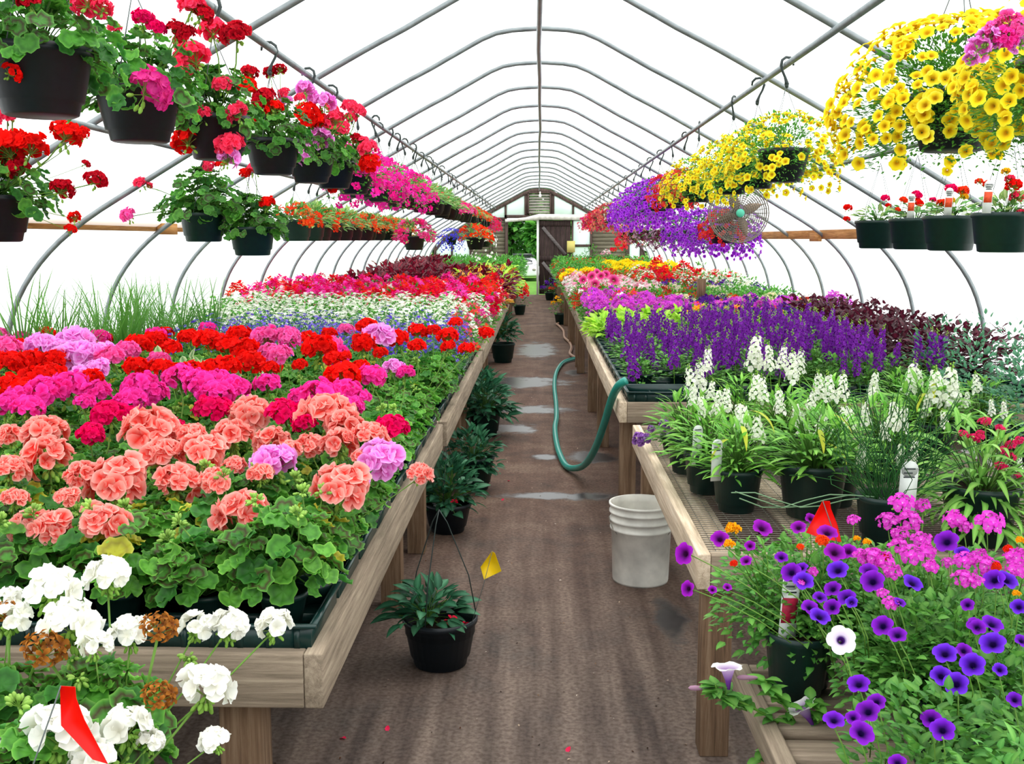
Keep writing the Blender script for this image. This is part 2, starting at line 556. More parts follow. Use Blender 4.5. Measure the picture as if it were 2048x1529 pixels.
# ------------------------------------------------------------------ greenhouse shell
Y0, Y1 = -1.0, 30.0          # front (behind the camera) and back wall
HX = [(0, 3.03), (.30, 3.0), (.583, 2.86), (.756, 2.765), (.991, 2.645), (1.426, 2.405), (1.9, 2.14), (2.30, 1.905), (2.62, 1.71),
      (2.84, 1.53), (3.0, 1.33), (3.095, 1.12), (3.15, .85), (3.17, .5), (3.17, 0)]


def catmull(P, m=4):
    out = []
    for i in range(len(P) - 1):
        p0, p1, p2, p3 = P[max(i - 1, 0)], P[i], P[i + 1], P[min(i + 2, len(P) - 1)]
        for k in range(m):
            t = k / m
            out.append(tuple(.5 * ((2 * p1[j]) + (-p0[j] + p2[j]) * t + (2 * p0[j] - 5 * p1[j] + 4 * p2[j] - p3[j]) * t * t + (-p0[j] + 3 * p1[j] - 3 * p2[j] + p3[j]) * t ** 3) for j in range(len(p1))))
    out.append(tuple(P[-1])); return out


half = catmull(HX, 3)
full = [(-x, z) for x, z in half[::-1]] + half[1:]


def sheet(name, pts, off, m, cols=1):
    V, Q = [], []
    ys = [Y0 + (Y1 - Y0) * i / 16 for i in range(17)]
    n = len(pts)
    for y in ys:
        for x, z in pts:
            s = 1 + off / max(.5, math.hypot(x, z - 1.2))
            V.append((x * s, y, 1.2 + (z - 1.2) * s if z > 1.2 else z))
    for i in range(16):
        for j in range(n - 1):
            Q.append((i * n + j, i * n + j + 1, (i + 1) * n + j + 1, (i + 1) * n + j))
    o = obj(name, to_mesh((npm(V), np.repeat(GREY, len(V), 0), [np.array(Q)]), name, m))
    return tag(o, kind='structure')


zs = 1.66
left = [p for p in full if p[0] < 0 and p[1] <= zs + .12]
right = [p for p in full if p[0] > 0 and p[1] <= zs + .12]
top = [p for p in full if p[1] >= left[-1][1] - 1e-6]
sheet('wall_left', left, .05, M_FILM); sheet('wall_right', right, .05, M_FILM); sheet('ceiling', top, .05, M_FILM)

fl = obj('floor', to_mesh((npm([(-3.3, -1, 0), (3.3, -1, 0), (3.3, 30.06, 0), (-3.3, 30.06, 0)]), np.repeat(GREY, 4, 0), [np.array([[0, 1, 2, 3]])]), 'floor', mat_floor()))
tag(fl, kind='structure')
M_GRASS = plain('lawn_green', hx('5c8a34'), .9, spec=.1, noise=.35, nscale=3)
gl = obj('lawn', to_mesh((npm([(-14, 30.4, -.02), (14, 30.4, -.02), (14, 140, -.02), (-14, 140, -.02)]), np.repeat(GREY, 4, 0), [np.array([[0, 1, 2, 3]])]), 'lawn', M_GRASS))
tag(gl, 'mown green lawn beyond the far doorway', 'lawn', kind='structure')

yd = obj('added_pale_ground', to_mesh((npm([(-80, -40, -.04), (80, -40, -.04), (80, 140, -.04), (-80, 140, -.04)]), np.repeat(GREY, 4, 0), [np.array([[0, 1, 2, 3]])]), 'added_pale_ground', plain('added_ground_pale', hx('c4c6c6'), .9, spec=.1, noise=.2, nscale=3)))  # unseen pale ground, added to keep green bounce off the film walls
tag(yd, 'pale gravel yard around the greenhouse', 'yard', kind='structure')
hoop_me = None
for k in range(-3, 17):
    y = 7.32 + 1.37 * k
    if y < 2.2 or y > 29.8: continue
    if hoop_me is None:
        hoop_me = G().add(tube_t([(x, 0, z) for x, z in full], .0165, 8)).mesh('hoop', M_PIPE)
    o = obj('steel_hoop', hoop_me, loc=(0, y, 0))
    n = k + 4
    tag(o, 'galvanised steel hoop arching over the house, %s counted from the far gable' % ordw(17 - k), 'hoop', 'arched steel hoops')

# purlins under the hoops
for x, z, lab in ((-1.25, 2.475, 'long steel pipe above the left hanging baskets'), (1.25, 2.475, 'long steel pipe above the right hanging baskets')):
    o = obj('purlin_pipe', G().add(tube_t([(x, Y0 + .6, z), (x, 12, z + .004), (x, 29.9, z)], .0165, 8)).mesh('purlin', M_PIPE))
    tag(o, lab, 'pipe')
pts = [(.006 * math.sin(i * .9) + .004 * math.sin(i * 2.3), 1.0 + i * 1.37, 2.985 + .004 * math.sin(i * 1.7)) for i in range(22)]
o = obj('ridge_pipe', G().add(tube_t(pts, .018, 8)).mesh('ridge', M_PIPE)); tag(o, 'ridge pipe running down the middle of the roof peak', 'pipe')
for sx in (-1, 1):
    o = obj('hanging_rail', G().add(tube_t([(sx * 1.95, 2.0, 2.085), (sx * 1.95, 29.9, 2.085)], .014, 8)).mesh('rail', M_PIPE))
    tag(o, 'thin lower pipe carrying the outer row of baskets, %s side' % ('door' if sx > 0 else 'grass'), 'pipe')
    o['label'] = 'thin steel pipe carrying the red and orange outer baskets on the left' if sx < 0 else 'thin steel pipe carrying the green outer pots on the right'

# wooden boards along both sides
for sx, z0, z1 in ((-1, 1.655, 1.75), (1, 1.60, 1.70)):
    g = G(); y = 2.0; i = 0
    while y < 29.5:
        l = 2.74
        g.add(box_t(sx * 2.735 - .02, y, z0, sx * 2.735 + .02, min(29.9, y + l - .006), z1))
        g.add(box_t(sx * 2.695 - .019, y - .16, z0 - .022, sx * 2.695 + .019, y + .16, z0 + .058))
        y += l; i += 1
    o = obj('hip_board', g.mesh('hip_board', SHELFW, False)); o.modifiers.new('edge', 'BEVEL').width = .003
    tag(o, 'long brown lumber board fixed along the %s film wall' % ('left' if sx < 0 else 'right'), 'board')

# ------------------------------------------------------------------ end wall
YW = 30.0


def bx(x0, x1, z0, z1, y0=YW, y1=YW + .06): return (x0, y0, z0, x1, y1, z1)


def hz(x):   # roof height at x
    x = abs(x)
    for (a, za), (b, zb) in zip(half, half[1:]):
        if a <= x <= b and b > a: return za + (zb - za) * (x - a) / (b - a)
    return 0


def arc_board(name, x0, x1, th, mat, y0=YW - .03, y1=YW + .05):
    xs = [x0 + (x1 - x0) * i / 40 for i in range(41)]
    V, Q = [], []
    for x in xs:
        for y in (y0, y1):
            for z in (hz(x) - th, hz(x) + .01): V.append((x, y, z))
    for i in range(40):
        a, b = i * 4, (i + 1) * 4
        Q += [(a, b, b + 1, a + 1), (a + 2, a + 3, b + 3, b + 2), (a + 1, b + 1, b + 3, a + 3), (a, a + 2, b + 2, b)]
    return obj(name, to_mesh((npm(V), np.repeat(GREY, len(V), 0), [np.array(Q)]), name, mat, False))


def panel_under_roof(name, x0, x1, z0, mat, inset=.09, y=YW + .03):
    n = 10; V = []
    for i in range(n + 1):
        x = x0 + (x1 - x0) * i / n
        V += [(x, y, z0), (x, y + .01, z0), (x, y, hz(x) - inset), (x, y + .01, hz(x) - inset)]
    Q = []
    for i in range(n):
        a, b = 4 * i, 4 * i + 4
        Q += [(a, b, b + 2, a + 2), (a + 1, a + 3, b + 3, b + 1), (a, a + 1, b + 1, b), (a + 2, b + 2, b + 3, a + 3)]
    Q += [(0, 2, 3, 1), (4 * n, 4 * n + 1, 4 * n + 3, 4 * n + 2)]
    return obj(name, to_mesh((npm(V), np.repeat(GREY, len(V), 0), [np.array(Q)]), name, mat, False))


st = lambda o: tag(o, kind='structure')
st(arc_board('trim_1', -3.15, 3.15, .1, GREYW[2]))
# studs and headers
st(boxes('trim_2', GREYW[2], [bx(-.43, -.34, 2.28, 2.95), bx(.34, .43, 2.28, 2.95), bx(-1.0, -.94, 2.2, hz(.97) - .05), bx(.94, 1.0, 2.2, hz(.97) - .05),
                              bx(-.34, .34, 2.9, 2.96), bx(-3.0, -.9, 2.13, 2.22), bx(.9, 3.0, 2.13, 2.22), bx(-1.0, 1.0, 2.2, 2.29)]))
for i, (a, b) in enumerate(((-2.3, -1.0), (-.94, -.43), (.43, .94), (1.0, 2.3))):
    st(panel_under_roof('window_%d' % (i + 1), a, b, 2.27 if abs(a) < 1 and abs(b) < 1.01 else 2.2, M_PANE))
# siding: rows of clapboard
SIDW = wood('weathered_siding', 0, hx('5b5648'), hx('7c7563'), hx('94907c'))


def siding(x0, x1, z0, z1):
    g = G(); z = z0
    while z < z1 - .02:
        h = min(.11, z1 - z)
        V = npm([(x0, YW + .0, z), (x1, YW + .0, z), (x1, YW + .014, z + h), (x0, YW + .014, z + h), (x0, YW + .05, z), (x1, YW + .05, z), (x1, YW + .05, z + h), (x0, YW + .05, z + h)])
        g.add((V, np.repeat(GREY, 8, 0), [np.array([(0, 1, 2, 3), (4, 7, 6, 5), (0, 4, 5, 1), (3, 2, 6, 7), (0, 3, 7, 4), (1, 5, 6, 2)])]))
        z += h
    return g


g = G()
for a in ((-1.98, -1.42, 0, 2.13), (-1.36, -.98, 0, 2.13), (1.5, 2.55, 0, 1.9), (-3.1, -1.98, 0, .85), (.95, 1.5, 0, .75)):
    q = siding(*a); g.v += [v for v in q.v]; g.c += q.c; g.f += [f + g.n for f in q.f]; g.n += q.n
st(obj('wall_back', g.mesh('wall_back', SIDW, False)))
st(boxes('trim_3', GREYW[2], [bx(-1.42, -1.36, 0, 2.13, YW - .02), bx(-.98, -.9, 0, 2.2, YW - .04), bx(-3.05, -2.98, 0, 1.6, YW - .02), bx(-2.55, -2.5, .85, 2.13, YW - .02), bx(-2.02, -1.96, 0, 2.13, YW - .02),
                              bx(1.46, 1.52, 0, 2.13, YW - .02), bx(2.5, 2.6, 0, 2.1, YW - .02), bx(.93, .98, 0, 2.2, YW - .02), bx(.93, 1.5, 1.38, 1.45, YW - .02), bx(-3.0, -2.0, .82, .88, YW - .02), bx(2.9, 3.0, 0, 1.5, YW - .02)]))
st(boxes('window_5', M_PANE, [bx(-3.0, -2.55, .88, 1.6, YW + .03, YW + .04)]))
st(boxes('window_6', M_PANE, [bx(-2.5, -2.02, .88, 1.6, YW + .03, YW + .04)]))
st(boxes('window_7', M_PANE, [bx(.98, 1.46, .75, 2.13, YW + .03, YW + .04)]))
st(boxes('window_8', M_PANE, [bx(2.6, 2.9, 0, 1.6, YW + .03, YW + .04)]))
st(boxes('trim_4', plain('grey_brown_panel', hx('6e665f'), .8, noise=.2), [bx(-3.0, -2.02, 1.6, 2.13, YW + .0, YW + .05), bx(1.5, 2.5, 1.9, 2.13, YW + .01, YW + .05)]))
st(boxes('trim_5', M_WHITE, [bx(-.075, -.01, 0, 2.16, YW - .05, YW + .03)]))
# right leaf of the double door, closed; the left leaf is open
dr = boxes('door_1', DARKW, [bx(0.0 + i * .151, .149 + i * .151, .02, 2.14, YW - .0, YW + .03) for i in range(6)]); st(dr)
for nm, bb in (('rail', [bx(0, .9, .12, .26, YW - .03, YW)]), ('rail', [bx(0, .9, .98, 1.12, YW - .03, YW)]), ('rail', [bx(0, .9, 1.98, 2.12, YW - .03, YW)])):
    boxes(nm, DARKW, bb, dr)


def brace(x0, z0, x1, z1, w, y0, y1, name, mat, par):
    d = Vector((x1 - x0, 0, z1 - z0)).normalized(); p = Vector((-d.z, 0, d.x)) * w / 2
    V = []
    for y in (y0, y1):
        for q in ((x0, z0), (x1, z1)):
            for s in (-1, 1): V.append((q[0] + p.x * s, y, q[1] + p.z * s))
    return obj(name, to_mesh((npm(V), np.repeat(GREY, 8, 0), [np.array([(0, 2, 3, 1), (4, 5, 7, 6), (0, 1, 5, 4), (2, 6, 7, 3), (0, 4, 6, 2), (1, 3, 7, 5)])]), name, mat, False), par)


GB = wood('grey_brace_wood', 0, hx('4c4646'), hx('6f6867'), hx('8d8683'))
brace(.1, 1.94, .76, 1.16, .09, YW - .028, YW - .002, 'brace', GB, dr)
brace(.1, .94, .62, .3, .09, YW - .028, YW - .002, 'brace', GB, dr)
o = boxes('paper_notice', M_PAPER, [(.8, YW - .03, 1.22, 1.03, YW - .022, 1.55)], None); tag(o, 'yellow paper notice pinned beside the dark barn door', 'notice')
# rolled film above the door
o = obj('rolled_curtain', G().add(tube_t([(-.98, YW - .12, 2.12), (-.4, YW - .12, 2.17), (.0, YW - .12, 2.235), (.6, YW - .12, 2.225), (1.3, YW - .12, 2.22)], [.045, .05, .085, .085, .08], 14)).mesh('roll', M_WHITEP))
tag(o, 'roll of off-white plastic sheet lying above the far doorway', 'plastic roll')
o = boxes('plastic_flap', M_WHITE, [(-.93, YW - .06, 2.13, -.02, YW - .05, 2.2)]); tag(o, 'strip of white plastic hanging under the roll at the doorway', 'plastic sheet')
# louvre vent in the gable
lv = thing('louvre_vent', 'slatted louvre vent in the far gable above the door', 'vent', (0, YW - .04, 2.3))
boxes('frame', GREYW[2], [(-.34, 0, 0, -.30, .05, .62), (.30, 0, 0, .34, .05, .62), (-.34, 0, 0, .34, .05, .035), (-.34, 0, .6, .34, .05, .64)], lv)
for i in range(7):
    z = .05 + i * .08
    V = npm([(-.3, .0, z), (.3, .0, z), (.3, .045, z + .055), (-.3, .045, z + .055), (-.3, .006, z - .006), (.3, .006, z - .006), (.3, .051, z + .049), (-.3, .051, z + .049)])
    obj('slat', to_mesh((V, np.repeat(GREY, 8, 0), [np.array([(0, 1, 2, 3), (4, 7, 6, 5), (0, 4, 5, 1), (3, 2, 6, 7), (0, 3, 7, 4), (1, 5, 6, 2)])]), 'slat', M_LOUV, False), lv)
lb = thing('light_bulb', 'bare white light bulb hanging at the peak of the far gable', 'light bulb', (.02, YW - .35, 2.83))
obj('bulb', G().add(lathe_t([(.001, -.06), (.03, -.05), (.04, -.02), (.034, .015), (.016, .045), (.016, .06)], 14)).mesh('bulb', M_WHITE), lb)
obj('socket', G().add(lathe_t([(.02, .055), (.022, .1), (.001, .11)], 12)).mesh('socket', M_WHITEP), lb)
obj('cord', G().add(tube_t([(0, 0, .1), (0, 0, .16)], .004, 5)).mesh('cord', M_HOOK), lb)

# ------------------------------------------------------------------ outside: car, trees
CY = 40.0
car = thing('white_car', 'low white car with dark roof rack parked outside the open doorway', 'car', (-.72, CY, 0)); car.scale = (.86, .86, .64)
M_CARW = plain('car_paint', hx('f2f4f6'), .25, spec=.6); M_GLASSD = plain('car_glass', hx('20262b'), .1, spec=.8); M_TYRE = plain('tyre_rubber', hx('1b1b1c'), .8)


def loft(secs, mat, name, par):
    """secs: list of (y, [(x,z) ...]) rings of equal length"""
    V = []; n = len(secs[0][1]); Q = []
    for y, r in secs:
        for x, z in r: V.append((x, y, z))
    for i in range(len(secs) - 1):
        for j in range(n): Q.append((i * n + j, i * n + (j + 1) % n, (i + 1) * n + (j + 1) % n, (i + 1) * n + j))
    caps = np.array([list(range(n))[::-1], [(len(secs) - 1) * n + j for j in range(n)]])
    o = obj(name, to_mesh((npm(V), np.repeat(GREY, len(V), 0), [np.array(Q), caps]), name, mat), par)
    o.modifiers.new('s', 'SUBSURF').levels = 1; o.modifiers['s'].render_levels = 2
    return o


def rr(w, z0, z1, k=.82):
    return [(-w, z0 + .1), (-w * .96, z0), (w * .96, z0), (w, z0 + .1), (w, z1 - .22), (w * k, z1), (-w * k, z1), (-w, z1 - .22)]


loft([(0, rr(.72, .32, .78)), (.05, rr(.82, .25, .86)), (.5, rr(.88, .2, .95)), (1.5, rr(.9, .2, .98)), (3.0, rr(.9, .2, .98)), (3.9, rr(.88, .2, .9)), (4.3, rr(.78, .28, .75))], M_CARW, 'body', car)
loft([(1.0, rr(.76, .9, 1.0)), (1.5, rr(.74, .9, 1.34)), (2.2, rr(.7, .9, 1.42)), (3.1, rr(.7, .9, 1.4)), (3.7, rr(.72, .9, 1.0))], M_CARW, 'cabin', car)
loft([(.98, rr(.62, .98, 1.04)), (1.42, rr(.6, .98, 1.31)), (1.5, rr(.6, .98, 1.32))], M_GLASSD, 'windshield', car)
for sx in (-1, 1):
    for y in (.75, 3.5):
        obj('wheel', G().add(lathe_t([(.001, -.1), (.2, -.11), (.31, -.09), (.32, 0), (.31, .09), (.2, .11), (.001, .1)], 20)).mesh('wheel', M_TYRE), car, (sx * .82, y, .3), (0, PI / 2, 0))
    obj('headlight', G().add(sphere_t(.11, (.5, .5, .5), 12, 6, .6)).mesh('lamp', M_LOUV), car, (sx * .6, .06, .66), (PI / 2, 0, 0))
rk = boxes('roof_rack', M_GLASSD, [(-.62, 1.7, 1.43, .62, 1.76, 1.47), (-.62, 2.8, 1.43, .62, 2.86, 1.47), (-.62, 1.5, 1.44, -.56, 3.1, 1.5), (.56, 1.5, 1.44, .62, 3.1, 1.5), (-.4, 1.6, 1.5, .5, 2.9, 1.6)], car)

leafbits = [blade_t(.42, .3, 'ovate', hx(a), hx(b), n=2, fold=.1) for a, b in (('3f8030', '64a844'), ('4c9038', '7cbc50'), ('326c28', '4c9038'))]


def tree(x, y, h, r, seed, label):
    t = thing('leafy_tree', label, 'tree', (x, y, 0), 0, 'trees outside the doorway')
    obj('trunk', G().add(tube_t([(0, 0, -.05), (.05, 0, h * .4), (-.05, .1, h * .8)], [.22, .16, .06], 8)).mesh('trunk', DARKW), t)
    g = G(); r_ = random.Random(seed)
    for k in range(9):
        a = r_.random() * 6.28; q = r_.random() ** .5 * r * .75; zz = r_.uniform(.8, h - r * .3)
        rr_ = r * r_.uniform(.4, .62)
        tp = mound_t(leafbits, 420, rr_, rr_, 0, seed * 13 + k, kind='blade', stems=False, inner=.5, polar=3.1, smin=.7, smax=1.3)
        g.add(tp, None, (q * math.cos(a), q * math.sin(a), zz), 1, r_.uniform(.75, 1.25))
    obj('crown', g.mesh('crown', M_LEAF), t)


tree(-6.5, 55, 8, 3.6, 1, 'broad green tree outside, at the left edge of the doorway')
tree(-1.6, 58, 7.5, 3.8, 2, 'dark green tree outside, in the middle of the doorway view')
tree(2.2, 56, 7, 3.6, 3, 'tall green tree outside, behind the dark barn door')
tree(-3.4, 62, 9, 4.2, 4, 'taller tree behind the others outside the doorway')
tree(.35, 47, 2.5, .8, 5, 'light green shrub outside beside the white car')
tree(6.5, 57, 7, 3.6, 6, 'green tree outside, seen through the far right window')
tree(-9.5, 57, 7, 3.6, 7, 'green tree outside, seen through the far left windows')
tree(-.2, 64, 8, 4.2, 8, 'tree behind the dark green one outside the doorway')

# ------------------------------------------------------------------ benches
def bench(x0, x1, y0, y1, z, label, pale=False, legs=None, wire=False, rh=.12):
    """x0 is the aisle side"""
    s = 1 if x1 > x0 else -1
    t = thing('plant_bench', label, 'bench', ((x0 + x1) / 2, (y0 + y1) / 2, 0))
    ox, oy = (x0 + x1) / 2, (y0 + y1) / 2
    B = lambda a, y_a, z_a, b, y_b, z_b: (min(a, b) - ox, y_a - oy, z_a, max(a, b) - ox, y_b - oy, z_b)
    top = z
    boxes('aisle_rail', PALEW if pale else WOOD[1], [B(x0, y0, top - rh, x0 + s * .04, y1, top)], t, .004)
    boxes('wall_rail', WOOD[1], [B(x1 - s * .04, y0, top - rh, x1, y1, top)], t)
    for ya, yb in ((y0, y0 + .04), (y1 - .04, y1)):
        boxes('end_rail', WOOD[0], [B(x0 + s * .041, ya, top - rh, x1 - s * .041, yb, top - .002)], t, .004)
    if wire:
        n = []
        for k, xx in enumerate((.045, .36, .68, 1.0, 1.32, 1.64, 1.96)):
            boxes('top_plank', PALEW, [B(x0 + s * xx, y0 + .041, top - .05, x0 + s * (xx + .1), y1 - .041, top - .026)], t)
        g = G(); x = x0 + s * .02
        while (x - x1) * s < -.03:
            g.add(tube_t([(x - ox, y0 - oy + .02, top - .018), (x - ox, y1 - oy - .02, top - .018)], .0016, 3, cap=False)); x += s * .05
        y = y0 + .03
        while y < y1 - .02:
            g.add(tube_t([(x0 + s * .015 - ox, y - oy, top - .0155), (x1 - s * .03 - ox, y - oy, top - .0155)], .0018, 3, cap=False)); y += .025
        obj('wire_mesh_top', g.mesh('wire_mesh_top', M_STEEL), t)
    else:
        lst = []; y = y0 + .06
        while y < y1 - .12:
            lst.append(B(x0 + s * .042, y, top - .03, x1 - s * .042, y + .085, top - .008)); y += .125
        boxes('slatted_top', WOOD[0], lst, t)
    if legs is None: legs = [y0 + .25, y1 - .25]
    for y in legs:
        for xx in (x0 + s * (.03 if s > 0 else .15), x1 - s * .2):
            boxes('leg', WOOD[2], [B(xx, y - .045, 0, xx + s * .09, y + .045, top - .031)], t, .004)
    return t


bench(-.445, -2.95, 2.02, 4.70, .75, 'weathered wooden bench of salmon and red geraniums, nearest full one on the left', legs=[2.12, 4.35])
bench(-.43, -2.95, 4.76, 7.85, .75, 'wooden bench behind the geranium bench on the left, step broken at its corner', legs=[5.14, 7.5])
bench(.475, 2.85, 2.98, 5.14, .67, 'low wire-topped wooden bench with pale rail holding white flowers on the right', True, [3.08, 4.95], True, .11)
bench(.425, 2.85, 5.36, 9.2, .75, 'wooden bench of purple flower spikes behind the wire-topped bench', True, [5.7, 7.9], rh=.11)
bench(.475, 2.85, .9, 2.42, .57, 'lowest wooden bench of petunias in the near right corner', False, [1.1, 2.2], rh=.06)
bench(-.62, -2.85, .55, 1.9, .5, 'low wooden bench under the white geraniums in the near left corner', False, [.8, 1.7])
ys = [7.95, 11.4, 14.9, 18.4, 21.9, 25.4, 28.9]
for i in range(6):
    bench(-.43, -2.95, ys[i], ys[i + 1] - .1, .75, 'wooden bench in the left row, %s counted from the geranium bench' % ordw(i + 3))
ys = [9.3, 12.7, 16.1, 19.5, 22.9, 26.3, 29.4]
for i in range(6):
    bench(.43, 2.85, ys[i], ys[i + 1] - .1, .75, 'wooden bench in the right row, %s behind the purple spikes' % ordw(i + 1))
# ------------------------------------------------------------------ pots, trays, hangers
def pot_mesh(name, r, h, mat, rim=.012, band=True, soil=True, inner=.02, ts=.72):
    rb = r * ts
    prof = [(.001, .0), (rb * .9, 0), (rb, .004)]
    if band: prof += [(rb + (r - rb) * .2 - .001, h * .2), (rb + (r - rb) * .2 + .006, h * .215), ]
    prof += [(r * .985, h - rim * 1.6), (r + .004, h - rim * 1.4), (r + .005, h), (r - .003, h), (r - .006, h - inner * 1.4)]
    if soil: prof += [(.001, h - inner * 1.2)]
    return G().add(lathe_t(prof, 28)).mesh(name, mat)


def soil_mesh(r, name='soil'):
    g = G(); r_ = random.Random(3); V = [(0, 0, .004)]; n = 18
    for k in (1, 2, 3):
        for j in range(n):
            a = 2 * PI * j / n; V.append((r * k / 3 * math.cos(a), r * k / 3 * math.sin(a), r_.uniform(-.002, .005)))
    T = [(0, 1 + j, 1 + (j + 1) % n) for j in range(n)]
    Q = [(1 + k * n + j, 1 + (k + 1) * n + j, 1 + (k + 1) * n + (j + 1) % n, 1 + k * n + (j + 1) % n) for k in range(2) for j in range(n)]
    return to_mesh((npm(V), np.repeat(GREY, len(V), 0), [np.array(T), np.array(Q)]), name, M_SOIL)


POT_S = pot_mesh('small_pot', .052, .085, M_GREEN, .008, False)          # bedding pot
POT_M = pot_mesh('gallon_pot', .085, .155, M_GREEN, .012, True)
POT_L = pot_mesh('large_pot', .115, .19, M_GREEN, .014, True)
POT_H = pot_mesh('basket_pot', .128, .165, M_BLACK, .014, True, ts=.7)
POT_HG = pot_mesh('green_basket_pot', .128, .165, M_GREEN, .014, True, ts=.78)
SOIL_M = soil_mesh(.078); SOIL_L = soil_mesh(.107); SOIL_H = soil_mesh(.118)


def hanger_mesh(h, r=.125, z0=.155, mat=M_WIRE):
    g = G()
    for k in range(3):
        a = 2 * PI * k / 3 + .4
        g.add(tube_t([(r * math.cos(a), r * math.sin(a), z0), (r * .5 * math.cos(a), r * .5 * math.sin(a), z0 + (h - z0) * .52), (0, 0, h)], .0018, 4))
    return g.mesh('hanger', mat)


def hook_mesh(pr=.024):
    """dark plastic hook: goes over a pipe whose centre is the origin, shank below"""
    pts = [(0, -.036, -.002), (0, -.033, .018), (0, -.016, .033), (0, .006, .034), (0, .026, .02), (0, .031, -.004), (0, .022, -.03), (0, .008, -.055), (0, 0, -.075), (0, -.004, -.09)]
    g = G().add(tube_t([Vector((p[1], 0, p[2])) * 1.08 for p in pts], [.005, .007, .0075, .0075, .0075, .0075, .0065, .0065, .009, .012], 6))
    g.add(sphere_t(.012, (.5, .5, .5), 6, 4, 1.4), None, (-.004, 0, -.1))
    return g.mesh('hook', M_HOOK)


HOOK = hook_mesh()
_hm = {}


def hang(t, toppipe, z_pot, mat=M_WIRE, rz=0.0):
    """hanger and hook parts for a basket whose pot base is at z_pot, hanging on a pipe centred at toppipe"""
    h = round(toppipe - .105 - z_pot, 2)
    if h not in _hm: _hm[h] = hanger_mesh(h)
    hg = obj('hanger', _hm[h], t, rot=(0, 0, rz))
    hk = obj('hook', HOOK, hg, (0, 0, h + .105), (0, 0, 0)); hk.rotation_euler.z = -rz + rnd.uniform(-.25, .25)



def tray_mesh():
    g = G(); w, d, h, t = .27, .135, .058, .004   # half sizes
    for x0, x1, y0, y1 in ((-w, w, -d, -d + t), (-w, w, d - t, d), (-w, -w + t, -d + t, d - t), (w - t, w, -d + t, d - t)):
        g.add(box_t(x0, y0, 0, x1, y1, h))
    g.add(box_t(-w + t, -d + t, 0, w - t, d - t, .004))
    r = .012
    for x0, x1, y0, y1 in ((-w - r, w + r, -d - r, -d), (-w - r, w + r, d, d + r), (-w - r, -w, -d, d), (w, w + r, -d, d)):
        g.add(box_t(x0, y0, h - .006, x1, y1, h + .001))
    for i in range(1, 4):
        x = -w + 2 * w * i / 4; g.add(box_t(x - .003, -d + t, .004, x + .003, d - t, .03))
    g.add(box_t(-w + t, -.003, .004, w - t, .003, .03))
    for i in range(9):
        x = -w + .03 + i * (2 * w - .06) / 8
        g.add(box_t(x - .006, -d - .003, .006, x + .006, -d, h - .008)); g.add(box_t(x - .006, d, .006, x + .006, d + .003, h - .008))
    return g.mesh('tray', M_TRAY, False)


TRAY = tray_mesh()

# ------------------------------------------------------------------ shared plant meshes
gl_cols = [(hx('58a034'), hx('46842c'), hx('78b848')), (hx('4c8c30'), hx('4a3a26'), hx('74ac48')), (hx('6cb03e'), hx('589636'), hx('90c854')), (hx('3e8030'), hx('326c28'), hx('509a3e'))]
RL = [round_leaf_t(.033, *gl_cols[i % 4], cup=.3 if i < 4 else .12, seed=i) for i in range(6)]
RLY = RL + [round_leaf_t(.034, hx('c9c83a'), hx('a9a034'), hx('dcd860'), seed=8)]
GER_F = [G().add(mound_t(RLY if s == 2 else RL, 118, .125, .115, .13, s, smin=.55, smax=1.05, up=.5, inner=.6, polar=1.9, base=(0, 0, .085))).mesh('geranium_foliage', M_LEAF) for s in range(4)]
STALK = G().add(tube_t([(0, 0, 0), (.02, 0, .35), (.015, .01, .7), (0, 0, 1)], .0026, 5, hx('82ae4e'))).mesh('flower_stalk', M_LEAF)

HC = {
    'salmon': ('f01c10', 'ff4a3c', 'salmon-pink'), 'lilac': ('e82aa8', 'f478e4', 'lilac-pink'), 'crimson': ('d8004e', 'f5006c', 'deep magenta'),
    'hot': ('f8128c', 'ff44b8', 'hot pink'), 'pink': ('fc3098', 'ff74c4', 'bright pink'), 'red': ('e00808', 'f81408', 'scarlet'), 'dark': ('a8001c', 'd20824', 'dark red'),
    'orange': ('f02c08', 'ff4418', 'orange-red'), 'white': ('f4f2e4', 'fbfbf6', 'white'), 'rose': ('f01448', 'ff4a72', 'rose-pink'), 'stripe': ('ff5cb8', 'c80c7c', 'striped magenta'),
}
HEADS = {}


def head(cn, s):
    k = (cn, s)
    if k not in HEADS:
        ci, co, _ = HC[cn]
        if cn in ('salmon', 'white', 'lilac'):
            HEADS[k] = head_mesh('flower_head', .05, {'salmon': 16, 'white': 11, 'lilac': 17}[cn], .56 if cn != 'white' else .6, hx(ci), hx(co), 40 + s, 5, 1.2, 1.75, 9 if cn != 'white' else 18, var=.1, edge={'salmon': hx('ffbab0'), 'lilac': hx('f8b4f4'), 'white': None}[cn])
        else:
            HEADS[k] = head_mesh('flower_head', .05, 34, .36, hx(ci), hx(co), 60 + s, 6, 1.0, 1.8, 4, var=.2)
    return HEADS[k]


BUDH = [budhead_mesh('bud_cluster', .02, s) for s in range(3)]
DEAD = head_mesh('withered', .03, 22, .4, hx('6a3414'), hx('b8742c'), 99, 4, .6, 2.6, 0, var=.4)

